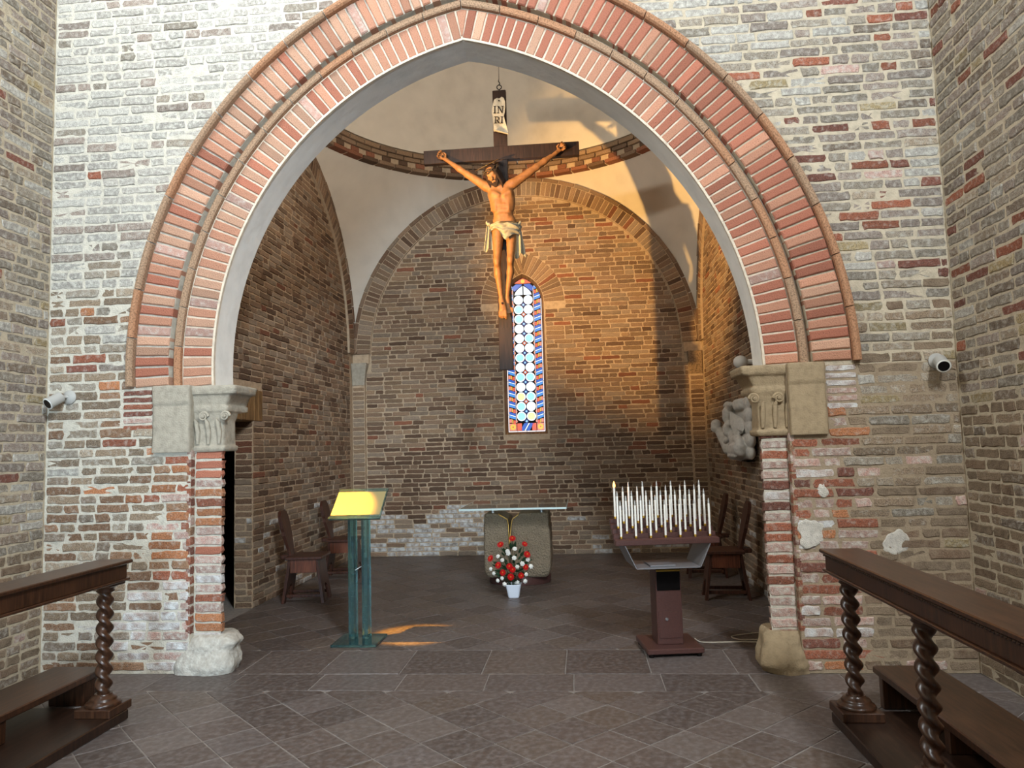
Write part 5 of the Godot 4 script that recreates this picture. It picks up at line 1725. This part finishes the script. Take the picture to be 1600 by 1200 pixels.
func lectern():
	var t := thing("lectern", "green glass lectern with a tilted reading desk", "lectern", Vector3(-1.79, 0, -5.87))
	var k := MB.new(); k.span(Vector3(-0.178, 0.0, -0.172), Vector3(0.178, 0.02, 0.178), 0.002)
	part("base_plate", k, M.glass_edge, t)
	for x in [-0.066, 0.044]:
		k = MB.new(); k.span(Vector3(x - 0.024, 0.0205, -0.10), Vector3(x + 0.024, 0.985, 0.0), 0.002)
		part("upright", k, M.glass_edge, t)
	k = MB.new(); k.tube([Vector3(-0.042, 0.55, -0.03), Vector3(0.02, 0.585, -0.07)], 0.004, 8)
	part("pin", k, M.steel, t)
	# desk, tilted towards the nave
	var tilt := 0.67
	var xf := Transform3D(Basis(Vector3.RIGHT, tilt), Vector3(0.0, 1.075, -0.025))
	k = MB.new(); k.span(Vector3(-0.206, -0.006, -0.178), Vector3(0.206, 0.006, 0.178), 0.0015)
	var d := part("desk", k.turned(xf), M.glass_green, t)
	k = MB.new(); k.span(Vector3(-0.2, 0.0065, -0.135), Vector3(0.195, 0.009, 0.135), 0.0005)
	part("sheet_of_paper", k.turned(xf), M.paper, d)
	k = MB.new(); k.span(Vector3(-0.214, 0.006, 0.152), Vector3(0.206, 0.012, 0.176), 0.001)
	part("ledge", k.turned(xf), M.glass_green, d)
	k = MB.new(); k.ball(Vector3(-0.21, 0.0, 0.16), Vector3(0.007, 0.007, 0.007), 8, 6)
	part("stud", k.turned(xf), M.brass, d)

const ORD := ["first", "second", "third", "fourth", "fifth", "sixth", "seventh"]
func candle_stand():
	var o := Vector3(0.59, 0, -5.61)
	var turn := 0.13
	var t := thing("votive_stand", "dark brown metal stand with a stepped rack for electric candles", "candle stand", o, turn)
	var k := MB.new(); k.span(Vector3(-0.2, 0.022, -0.21), Vector3(0.2, 0.06, 0.21), 0.006)
	part("base", k, M.stand_paint, t)
	for p in [Vector3(-0.17, 0, 0.18), Vector3(0.17, 0, 0.18), Vector3(-0.17, 0, -0.18), Vector3(0.17, 0, -0.18)]:
		k = MB.new(); k.lathe(p, [Vector2(0.018, 0.0), Vector2(0.02, 0.022)], 12)
		part("foot", k, M.black_gloss, t)
	k = MB.new(); k.span(Vector3(-0.1, 0.06, -0.1), Vector3(0.085, 0.62, 0.09), 0.004)
	var col := part("column", k, M.stand_paint, t)
	k = MB.new(); k.span(Vector3(-0.085, 0.105, 0.088), Vector3(0.07, 0.29, 0.094), 0.002)
	var dr := part("coin_door", k, M.stand_paint, col)
	k = MB.new(); k.lathe(Vector3.ZERO, [Vector2(0.012, 0.0), Vector2(0.012, 0.004), Vector2(0.008, 0.008)], 16)
	part("lock", k.turned(Transform3D(Basis(Vector3.RIGHT, PI / 2), Vector3(-0.03, 0.238, 0.094))), M.steel, dr)
	k = MB.new(); k.span(Vector3(-0.092, 0.44, 0.088), Vector3(0.077, 0.575, 0.096), 0.002)
	part("front_panel", k, M.black_gloss, col)
	k = MB.new(); k.box(Vector3(-0.008, 0.602, 0.065), Vector3(0.086, 0.004, 0.045), 0.002, Basis(Vector3.RIGHT, 0.45))
	k.span(Vector3(-0.094, 0.575, 0.088), Vector3(0.078, 0.585, 0.105), 0.001)
	var br := part("coin_plate", k, M.brass, col)
	k = MB.new(); k.box(Vector3(-0.008, 0.607, 0.067), Vector3(0.025, 0.001, 0.003), 0.0005, Basis(Vector3.RIGHT, 0.45))
	part("coin_slot", k, M.black_gloss, br)
	# hopper under the rack: floor, back and two sloping ends, open to the front
	var cx := -0.035
	k = MB.new()
	var hz0 := 0.06; var hz1 := 0.245; var hy := 0.625
	var tub := func(a: Vector3, b: Vector3, c: Vector3, d: Vector3, th: Vector3):
		k.quad(a, b, c, d); k.quad(a + th, d + th, c + th, b + th)
		k.quad(a, a + th, b + th, b); k.quad(b, b + th, c + th, c); k.quad(c, c + th, d + th, d); k.quad(d, d + th, a + th, a)
	tub.call(Vector3(cx - 0.225, hy, hz1), Vector3(cx + 0.225, hy, hz1), Vector3(cx + 0.225, hy, -0.12), Vector3(cx - 0.225, hy, -0.12), Vector3(0, -0.006, 0))
	tub.call(Vector3(cx - 0.225, hy, hz1), Vector3(cx - 0.225, hy, -0.12), Vector3(cx - 0.3, 0.785, -0.12), Vector3(cx - 0.3, 0.785, hz1), Vector3(-0.006, 0, 0))
	tub.call(Vector3(cx + 0.225, hy, hz1), Vector3(cx + 0.3, 0.785, hz1), Vector3(cx + 0.3, 0.785, -0.12), Vector3(cx + 0.225, hy, -0.12), Vector3(0.006, 0, 0))
	part("hopper", k, M.stand_grey, t)
	k = MB.new()
	tub.call(Vector3(cx - 0.225, hy, -0.11), Vector3(cx + 0.225, hy, -0.11), Vector3(cx + 0.3, 0.785, -0.11), Vector3(cx - 0.3, 0.785, -0.11), Vector3(0, 0, -0.006))
	part("hopper_back", k, M.stand_paint, t)
	k = MB.new(); k.span(Vector3(cx - 0.12, hy + 0.001, -0.05), Vector3(cx + 0.06, hy + 0.012, 0.2), 0.002)
	part("coin_tray", k, M.stand_grey, t)
	# rack: fascia and five steps rising to the back
	k = MB.new(); k.span(Vector3(cx - 0.37, 0.785, 0.225), Vector3(cx + 0.37, 0.825, 0.25), 0.004)
	part("fascia", k, M.stand_paint, t)
	for r in 5:
		var z := 0.195 - r * 0.055
		var y := 0.828 + r * 0.03
		k = MB.new(); k.span(Vector3(cx - 0.37 + r * 0.002, 0.785 + r * 0.03, z - 0.022), Vector3(cx + 0.37 - r * 0.002, y, z + 0.022), 0.003)
		part("step", k, M.stand_paint, t)
	# candles, each a thing of its own
	var first: Node3D = null
	var xf := Transform3D(Basis(Vector3.UP, turn), o)
	for r in 5:
		var n := 7 if r % 2 == 0 else 6
		for i in n:
			var lit: bool = r == 4 and i == 0
			var p := Vector3(cx - 0.318 + (i + (0.0 if r % 2 == 0 else 0.5)) * 0.106, 0.8285 + r * 0.03, 0.195 - r * 0.055)
			var row: String = ["front row", "second row", "middle row", "fourth row", "back row"][r]
			var lb := "unlit white electric candle, %s from left in the %s of the rack" % [ORD[i], row]
			if lit: lb = "white electric candle with a glowing orange tip at the rack corner"
			var c: Node3D
			if first == null:
				c = thing("electric_candle", lb, "candle", xf * p, turn, "electric candles on the rack")
				k = MB.new(); k.lathe(Vector3.ZERO, [Vector2(0.0105, 0.0), Vector2(0.0105, 0.012), Vector2(0.0076, 0.016)], 12)
				part("socket", k, M.brass, c)
				k = MB.new(); k.lathe(Vector3.ZERO, [Vector2(0.0076, 0.012), Vector2(0.0076, 0.225), Vector2(0.006, 0.232)], 12)
				part("shaft", k, M.candle, c)
				k = MB.new(); k.lathe(Vector3.ZERO, [Vector2(0.004, 0.23), Vector2(0.0062, 0.238), Vector2(0.0056, 0.25), Vector2(0.003, 0.262), Vector2(0.0008, 0.27)], 10)
				part("bulb", k, M.candle_tip, c)
				first = c
			else:
				c = first.duplicate()
				c.name = numbered("electric_candle")
				add_child(c)
				c.position = xf * p
				tag(c, lb, "candle", "electric candles on the rack")
			if lit:
				(c.get_child(2) as MeshInstance3D).set_surface_override_material(0, glow("candle_flame_glow", Color(1.0, 0.62, 0.3), 9.0))
				(c.get_child(2) as MeshInstance3D).transform = Transform3D(Basis.from_scale(Vector3(1.6, 1.15, 1.6)), Vector3(0, -0.035, 0))
				var l := OmniLight3D.new()
				l.name = "candle_light"; l.light_color = Color(1.0, 0.65, 0.35); l.light_energy = 0.012; l.light_size = 0.008; l.omni_range = 12; l.shadow_enabled = true
				c.add_child(l); l.position = Vector3(0, 0.25, 0)
	# supply cable to the pier
	var ca := thing("power_cable", "thin pale power cable on the floor between candle stand and pier", "cable")
	k = MB.new()
	var pts := []
	var cu := Curve3D.new()
	for q in [[0.808, 0.02, -5.84], [0.85, 0.004, -5.80], [0.98, 0.004, -5.79], [1.10, 0.004, -5.80], [1.19, 0.004, -5.80], [1.30, 0.004, -5.78], [1.42, 0.004, -5.74]]: cu.add_point(Vector3(q[0], q[1], q[2]))
	smooth_curve(cu)
	for p in cu.tessellate(4, 3): pts.append(p)
	k.tube(pts, 0.0045, 6)
	part("lead", k, M.cable, ca)
	k = MB.new(); pts = []
	cu = Curve3D.new()
	for q in [[1.42, 0.004, -5.76], [1.28, 0.004, -5.86], [1.16, 0.004, -5.86], [1.10, 0.004, -5.93], [1.14, 0.004, -5.99], [1.30, 0.004, -6.06], [1.45, 0.004, -6.1]]: cu.add_point(Vector3(q[0], q[1], q[2]))
	smooth_curve(cu)
	for p in cu.tessellate(4, 3): pts.append(p)
	k.tube(pts, 0.0045, 6)
	part("loop", k, M.cable, ca)

func smooth_curve(c: Curve3D):
	for i in range(1, c.point_count - 1):
		var d := (c.get_point_position(i + 1) - c.get_point_position(i - 1)) / 6.0
		c.set_point_in(i, -d); c.set_point_out(i, d)

func chairs():
	var spots := [[Vector3(-2.83, 0, -7.49), PI / 2 + 0.1, "low-backed dark wooden stool chair nearest the black doorway"], [Vector3(-2.88, 0, -8.85), PI / 2 + 0.05, "dark wooden stool chair standing behind the glass lectern"], [Vector3(1.345, 0, -7.44), -PI / 2 - 0.05, "dark wooden stool chair under the stone relief nearest the pier"], [Vector3(1.36, 0, -8.62), -PI / 2 - 0.05, "dark wooden stool chair half hidden behind the candle rack"]]
	var first: Node3D = null
	for s in spots:
		var c: Node3D
		if first == null:
			c = thing("stool_chair", s[2], "chair", s[0], s[1], "wooden stool chairs along the chapel walls")
			chair_parts(c)
			first = c
		else:
			c = first.duplicate()
			c.name = numbered("stool_chair")
			add_child(c)
			c.position = s[0]; c.rotation.y = s[1]
			tag(c, s[2], "chair", "wooden stool chairs along the chapel walls")

func chair_parts(c: Node3D):
	# front of the chair looks to +z
	var k := MB.new(); k.span(Vector3(-0.19, 0.432, -0.17), Vector3(0.19, 0.462, 0.20), 0.005)
	part("seat", k, M.wood_chair, c)
	k = MB.new(); k.span(Vector3(-0.06, 0.425, -0.255), Vector3(0.06, 0.468, -0.17), 0.006)
	part("tenon", k, M.wood_chair, c)
	for s in [-1.0, 1.0]:      # two splayed trestle boards, front and rear, narrowed by a notch at the foot
		k = MB.new()
		var poly := PackedVector2Array([Vector2(-0.155, 0.432), Vector2(-0.15, 0.25), Vector2(-0.165, 0.0), Vector2(-0.10, 0.0), Vector2(-0.07, 0.14), Vector2(0, 0.18), Vector2(0.07, 0.14), Vector2(0.10, 0.0), Vector2(0.165, 0.0), Vector2(0.15, 0.25), Vector2(0.155, 0.432)])
		k.extrude(poly, 0.014, -0.014)
		var sh := Transform3D(Basis(Vector3(1, 0, 0), Vector3(0, 1, -s * 0.15), Vector3(0, 0, 1)), Vector3(0, 0, s * 0.135 + s * 0.065))
		part("leg", k.turned(sh), M.wood_chair, c)
	for s in [-1.0, 1.0]:
		k = MB.new(); k.span(Vector3(s * 0.15 - 0.01, 0.30, -0.125), Vector3(s * 0.15 + 0.01, 0.43, 0.135), 0.003)
		part("apron", k, M.wood_chair_light, c)
		k = MB.new(); k.span(Vector3(s * 0.12 - 0.012, 0.055, -0.175), Vector3(s * 0.12 + 0.012, 0.085, 0.175), 0.003)
		part("stretcher", k, M.wood_chair, c)
	# shaped back plank, leaning
	var out := PackedVector2Array()
	var prof := [[0.40, 0.055], [0.462, 0.06], [0.52, 0.075], [0.60, 0.105], [0.66, 0.125], [0.70, 0.118], [0.73, 0.13], [0.80, 0.135], [0.86, 0.12], [0.90, 0.085], [0.915, 0.05]]
	for p in prof: out.append(Vector2(p[1], p[0]))
	prof.reverse()
	for p in prof: out.append(Vector2(-p[1], p[0]))
	k = MB.new(); k.extrude(out, 0.016, -0.016)
	part("backrest", k.turned(Transform3D(Basis(Vector3.RIGHT, -0.22), Vector3(0, 0.02, -0.055))), M.wood_chair, c)

func twisted(k: MB, c: Vector3, y0: float, y1: float):
	var rings := []
	var n := 90
	for i in n + 1:
		var y := lerpf(y0, y1, float(i) / n)
		var env := minf(1.0, minf((y - y0) / 0.03, (y1 - y) / 0.03))
		var ring_ := PackedVector3Array()
		for j in 28:
			var a := -TAU * j / 28.0
			var r := 0.036 + 0.0115 * env * cos(2.0 * (a - TAU * y / 0.155))
			ring_.append(c + Vector3(r * cos(a), y, r * sin(a)))
		rings.append(ring_)
	k.skin(rings)

func kneelers():
	for s in [0, 1]:
		var q := -1.0 if s == 0 else 1.0       # +1: runs along the right wall
		var x0 := -2.65 if s == 0 else 1.275   # edge towards the aisle
		var z0 := -4.2
		var t := thing("kneeling_rail", ["dark wooden kneeling rail with a twisted baluster beside the left nave wall", "dark wooden kneeling rail with twisted balusters and beaded edge beside the right nave wall"][s], "kneeler", Vector3(x0, 0, z0))
		# local: +x away from the aisle (times q), +z towards the entrance
		var X := func(a: float) -> float: return a * q
		var L := 3.6
		var bx := func(a: Vector3, b: Vector3, bev: float) -> MB:
			var k := MB.new()
			k.span(Vector3(minf(a.x * q, b.x * q), a.y, a.z), Vector3(maxf(a.x * q, b.x * q), b.y, b.z), bev)
			return k
		part("foot_board", bx.call(Vector3(0, 0.0, 0), Vector3(0.62, 0.058, L), 0.006), M.wood_darker, t)
		part("kneeling_board", bx.call(Vector3(0.32, 0.175, -0.27), Vector3(0.66, 0.215, L), 0.006), M.wood_dark, t)
		var z := 0.0
		while z < L:
			part("bracket", bx.call(Vector3(0.34, 0.058 if z > 0.0 else 0.0, z - 0.24), Vector3(0.64, 0.175, z - 0.19), 0.004), M.wood_dark, t)
			z += 0.75
		# rail: frieze with thin mouldings and a wide top board, beads along its edge
		part("frieze", bx.call(Vector3(0.01, 0.80, 0.02), Vector3(0.17, 0.885, L), 0.004), M.wood_dark, t)
		part("lower_moulding", bx.call(Vector3(-0.004, 0.788, 0.008), Vector3(0.18, 0.802, L), 0.004), M.wood_dark, t)
		part("top_board", bx.call(Vector3(-0.012, 0.885, -0.005), Vector3(0.20, 0.906, L), 0.006), M.wood_dark, t)
		if s == 1:
			var bead := MB.new(); bead.ball(Vector3.ZERO, Vector3(0.007, 0.007, 0.010), 6, 5)
			var bm := bead.mesh()
			for i in 120:
				var o := part("bead", bm, M.wood_dark, t)
				o.position = Vector3(0.004 * q, 0.876, 0.03 + i * 0.0225)
		for i in (4 if s == 0 else 5):
			var zc: float = 0.075 + i * (1.15 if s == 0 else 0.86)
			var c := Vector3(X.call(0.105), 0, zc)
			var b := MB.new()
			b.span(c + Vector3(-0.105, 0.058, -0.105), c + Vector3(0.105, 0.105, 0.105), 0.004)
			var bal := part("baluster_plinth", b, M.wood_dark, t)
			b = MB.new()
			b.lathe(c, [Vector2(0.092, 0.105), Vector2(0.096, 0.113), Vector2(0.09, 0.124), Vector2(0.072, 0.13), Vector2(0.074, 0.14), Vector2(0.066, 0.15), Vector2(0.05, 0.156), Vector2(0.046, 0.168)], 28)
			part("base_moulding", b, M.wood_dark, bal)
			b = MB.new(); twisted(b, c, 0.165, 0.735)
			part("baluster", b, M.wood_dark, t)
			b = MB.new()
			b.lathe(c, [Vector2(0.04, 0.73), Vector2(0.05, 0.738), Vector2(0.044, 0.748), Vector2(0.056, 0.76), Vector2(0.062, 0.768)], 24)
			b.span(c + Vector3(-0.075, 0.766, -0.075), c + Vector3(0.075, 0.79, 0.075), 0.004)
			part("capital", b, M.wood_dark, t)

func relief():
	# stone fragment on the right wall; local x runs towards the nave, z out of the wall
	var t := thing("stone_relief", "broken white stone relief of winged figures on the chapel wall", "relief", Vector3(XC + HH - 0.01, 1.62, -7.85), -PI / 2)
	var k := MB.new()
	var b := Blob.new(Vector3(-0.78, -0.36, -0.03), Vector3(0.58, 0.36, 0.36), 0.009, 0.004)
	# ground of the slab, broken at the edges
	for q in [[-0.2, 0.22, 0.42, 0.24, 0.07], [-0.08, 0.1, 0.44, 0.12, 0.08], [0.0, 0.0, 0.44, 0.0, 0.08], [0.04, -0.12, 0.44, -0.12, 0.08], [-0.16, -0.24, 0.42, -0.24, 0.07]]:
		b.cap(Vector3(q[0], q[1], 0.06), Vector3(q[2], q[3], 0.06), q[4], q[4], 0.6)
	# upper head with curled hair, second head below, shoulders and arm
	b.cap(Vector3(-0.10, 0.17, 0.15), Vector3(-0.10, 0.12, 0.165), 0.07, 0.055)
	for i in 6: b.cap(Vector3(-0.19 + i * 0.045, 0.24 + 0.02 * sin(i * 1.3), 0.15), Vector3(-0.17 + i * 0.045, 0.25, 0.16), 0.035, 0.03)
	for i in 4: b.cap(Vector3(0.1 + i * 0.07, 0.25, 0.10), Vector3(0.12 + i * 0.07, 0.22, 0.11), 0.05, 0.04)
	b.cap(Vector3(-0.05, 0.01, 0.17), Vector3(-0.05, -0.03, 0.18), 0.062, 0.05)
	for i in 5: b.cap(Vector3(-0.11 + i * 0.03, 0.065, 0.17), Vector3(-0.1 + i * 0.03, 0.05, 0.18), 0.026, 0.024)
	b.cap(Vector3(0.0, -0.07, 0.13), Vector3(0.1, -0.13, 0.13), 0.06, 0.07)
	b.cap(Vector3(-0.04, -0.09, 0.16), Vector3(-0.14, -0.13, 0.19), 0.03, 0.025)
	# drapery swirl
	for i in 6:
		var a0 := -0.4 + i * 0.55
		var a1 := a0 + 0.6
		b.cap(Vector3(0.22 + cos(a0) * 0.17, -0.2 + sin(a0) * 0.1, 0.14), Vector3(0.22 + cos(a1) * 0.17, -0.2 + sin(a1) * 0.1, 0.15), 0.04, 0.04)
	b.cap(Vector3(0.1, -0.22, 0.13), Vector3(0.34, -0.2, 0.13), 0.09, 0.08)
	b.cap(Vector3(0.08, -0.19, 0.2), Vector3(0.3, -0.17, 0.19), 0.022, 0.02)
	b.cap(Vector3(0.06, -0.27, 0.2), Vector3(0.3, -0.27, 0.18), 0.022, 0.02)
	# separate figure leaning out on the far side: head, back, robe
	b.cap(Vector3(-0.46, 0.06, 0.22), Vector3(-0.45, 0.02, 0.235), 0.058, 0.048)
	b.cap(Vector3(-0.43, -0.02, 0.19), Vector3(-0.30, -0.2, 0.12), 0.05, 0.075)
	b.cap(Vector3(-0.36, -0.06, 0.16), Vector3(-0.22, -0.27, 0.1), 0.045, 0.055)
	b.cap(Vector3(-0.26, 0.14, 0.12), Vector3(-0.22, -0.16, 0.11), 0.028, 0.032)
	b.cap(Vector3(-0.30, 0.19, 0.12), Vector3(-0.27, 0.14, 0.12), 0.05, 0.03)
	b.cap(Vector3(-0.22, -0.28, 0.08), Vector3(0.05, -0.29, 0.08), 0.04, 0.045)
	b.add_to(k)
	part("carving", k, M.relief_stone, t)
	# wing of long feathers
	for i in 9:
		k = MB.new()
		var u := i / 8.0
		k.tube([Vector3(0.05 + 0.035 * i, 0.17 - 0.01 * i, 0.155 - 0.006 * i), Vector3(0.12 + 0.035 * i, 0.04 - 0.01 * i, 0.165 - 0.007 * i), Vector3(0.2 + 0.03 * i, -0.1 + 0.015 * i, 0.14 - 0.005 * i)], [0.016, 0.02, 0.01], 8)
		part("feather", k, M.relief_stone, t)
	k = MB.new(); k.span(Vector3(0.0, -0.335, 0.0), Vector3(0.3, -0.325, 0.08), 0.001)
	part("bracket", k, M.iron, t)

func small_things():
	# security cameras
	for s in [0, 1]:
		var at: Vector3 = [Vector3(-3.66, 1.945, ZW + 0.008), Vector3(2.325, 1.98, ZW + 0.008)][s]
		var t := thing("security_camera", ["grey bullet security camera in the corner beside the left kneeling rail", "grey bullet security camera on the wall above the right kneeling rail"][s], "camera", at, 0.0, "security cameras")
		var k := MB.new(); k.lathe(Vector3.ZERO, [Vector2(0.05, 0.0), Vector2(0.05, 0.008), Vector2(0.035, 0.018), Vector2(0.016, 0.024)], 24)
		k.turned(Transform3D(Basis(Vector3.RIGHT, PI / 2), Vector3.ZERO))
		part("mount", k, M.camera_grey, t)
		k = MB.new()
		var dir: Vector3 = [Vector3(-0.32, -0.5, 0.8), Vector3(-0.2, -0.45, 0.88)][s].normalized()
		var c0: Vector3 = [Vector3(-0.03, 0.0, 0.05), Vector3(0.0, 0.0, 0.045)][s]
		k.tube([Vector3(0, 0, 0.015), c0], 0.012, 10)
		part("arm", k, M.camera_grey, t)
		var bx := Basis.looking_at(-dir, Vector3.UP)   # z axis along dir
		k = MB.new(); k.lathe(Vector3.ZERO, [Vector2(0.036, 0.0), Vector2(0.040, 0.005), Vector2(0.040, 0.1), Vector2(0.044, 0.1), Vector2(0.044, 0.108), Vector2(0.036, 0.108)], 24)
		var to_dir := Transform3D(bx * Basis(Vector3.RIGHT, PI / 2), c0)
		part("housing", k.turned(to_dir), M.camera_grey, t)
		k = MB.new(); k.lathe(Vector3.ZERO, [Vector2(0.034, 0.106), Vector2(0.042, 0.106), Vector2(0.042, 0.111), Vector2(0.034, 0.111)], 24, false)
		part("front_ring", k.turned(to_dir), M.camera_white, t)
		k = MB.new(); k.lathe(Vector3.ZERO, [Vector2(0.036, 0.1), Vector2(0.035, 0.1095)], 24)
		part("lens", k.turned(to_dir), M.black_gloss, t)
	# neutral fill light, added out of view to brighten the chapel vault
	var fl := thing("added_fill_bar", "added fill light bar out of view that brightens the chapel vault", "lamp", FILL_AT)
	var kf := MB.new(); kf.span(Vector3(-0.62, -0.05, -0.03), Vector3(0.62, 0.05, 0.03), 0.006)
	for x in [-0.4, 0.4]: kf.span(Vector3(x - 0.015, -0.015, 0.03), Vector3(x + 0.015, 0.015, -5.49 - FILL_AT.z), 0.002)
	part("housing", kf, M.iron, fl)
	kf = MB.new(); kf.span(Vector3(-0.6, -0.04, -0.034), Vector3(0.6, 0.04, -0.031), 0.001)
	part("fill_lamp_panel", kf, glow("fill_lamp_glow", Color(1.0, 0.93, 0.82), 8.0), fl)
	area("fill_beam", FILL_AT + Vector3(0, 0.02, -0.06), Vector3(FILL_AT.x, 6.0, -9.0), Vector2(1.2, 0.08), Color(1.0, 0.97, 0.92), E_FILL)
	# white globe fixture on the right chapel wall
	var g := thing("wall_fitting", "small round white fitting on the chapel wall beside the arch soffit", "fitting", Vector3(XC + HH, 2.27, -7.45))
	var k := MB.new(); k.ball(Vector3(-0.12, 0, 0), Vector3(0.07, 0.065, 0.07), 16, 10)
	part("globe", k, M.white_plastic, g)
	k = MB.new(); k.tube([Vector3(0, 0, 0), Vector3(-0.08, 0, 0)], 0.025, 12)
	part("stem", k, M.white_plastic, g)
	# twin spotlight on the inner face of the arch wall, hidden from the nave by the pier
	var s := thing("spotlight", "small twin spotlight fixed inside the chapel behind the arch haunch", "lamp", LAMP_AT)
	k = MB.new(); k.span(Vector3(-0.16, -0.2, 0.06), Vector3(0.02, 0.08, -5.49 - LAMP_AT.z), 0.004)
	part("bracket", k, M.iron, s)
	var heads := [[Vector3(0.0, 0.03, 0.05), Vector3(-0.72, 3.75, -8.0), SPOT_1, E_SPOT1, 0.75, Color(1.0, 0.77, 0.44)], [Vector3(0.0, -0.14, 0.05), Vector3(-1.40, 0.0, -6.08), SPOT_2, E_SPOT2, 0.5, Color(1.0, 0.70, 0.20)]]
	for h in heads:
		var at: Vector3 = h[0]
		var dir: Vector3 = (h[1] - (LAMP_AT + at)).normalized()
		var bas := Basis.looking_at(-dir, Vector3.UP)
		k = MB.new(); k.lathe(Vector3.ZERO, [Vector2(0.02, -0.08), Vector2(0.035, -0.06), Vector2(0.04, 0.0), Vector2(0.045, 0.0), Vector2(0.045, 0.012), Vector2(0.038, 0.012), Vector2(0.036, -0.005)], 20, false)
		var hd := part("head", k.turned(Transform3D(bas * Basis(Vector3.RIGHT, PI / 2), at)), M.iron, s)
		k = MB.new(); k.lathe(Vector3.ZERO, [Vector2(0.035, -0.012), Vector2(0.035, -0.004)], 20)
		part("lamp_lens", k.turned(Transform3D(bas * Basis(Vector3.RIGHT, PI / 2), at)), glow("lamp_glow", Color(1.0, 0.78, 0.45), 12.0), hd)
		var l := SpotLight3D.new()
		l.name = "spot_beam"
		l.light_color = h[5]
		l.light_energy = h[3]
		l.spot_angle = h[2]; l.spot_angle_attenuation = h[4]
		l.spot_range = 30.0; l.light_size = 0.03; l.shadow_enabled = true
		s.add_child(l)
		l.look_at_from_position(LAMP_AT + at + dir * 0.03, h[1])
const LAMP_AT := Vector3(-2.78, 3.08, -5.60)
const SPOT_1 := 27.0
const SPOT_2 := 6.5
const E_SPOT1 := 50.0
const E_SPOT2 := 62.0
const FILL_AT := Vector3(-1.6, 4.62, -5.62)
const E_FILL := 7.5
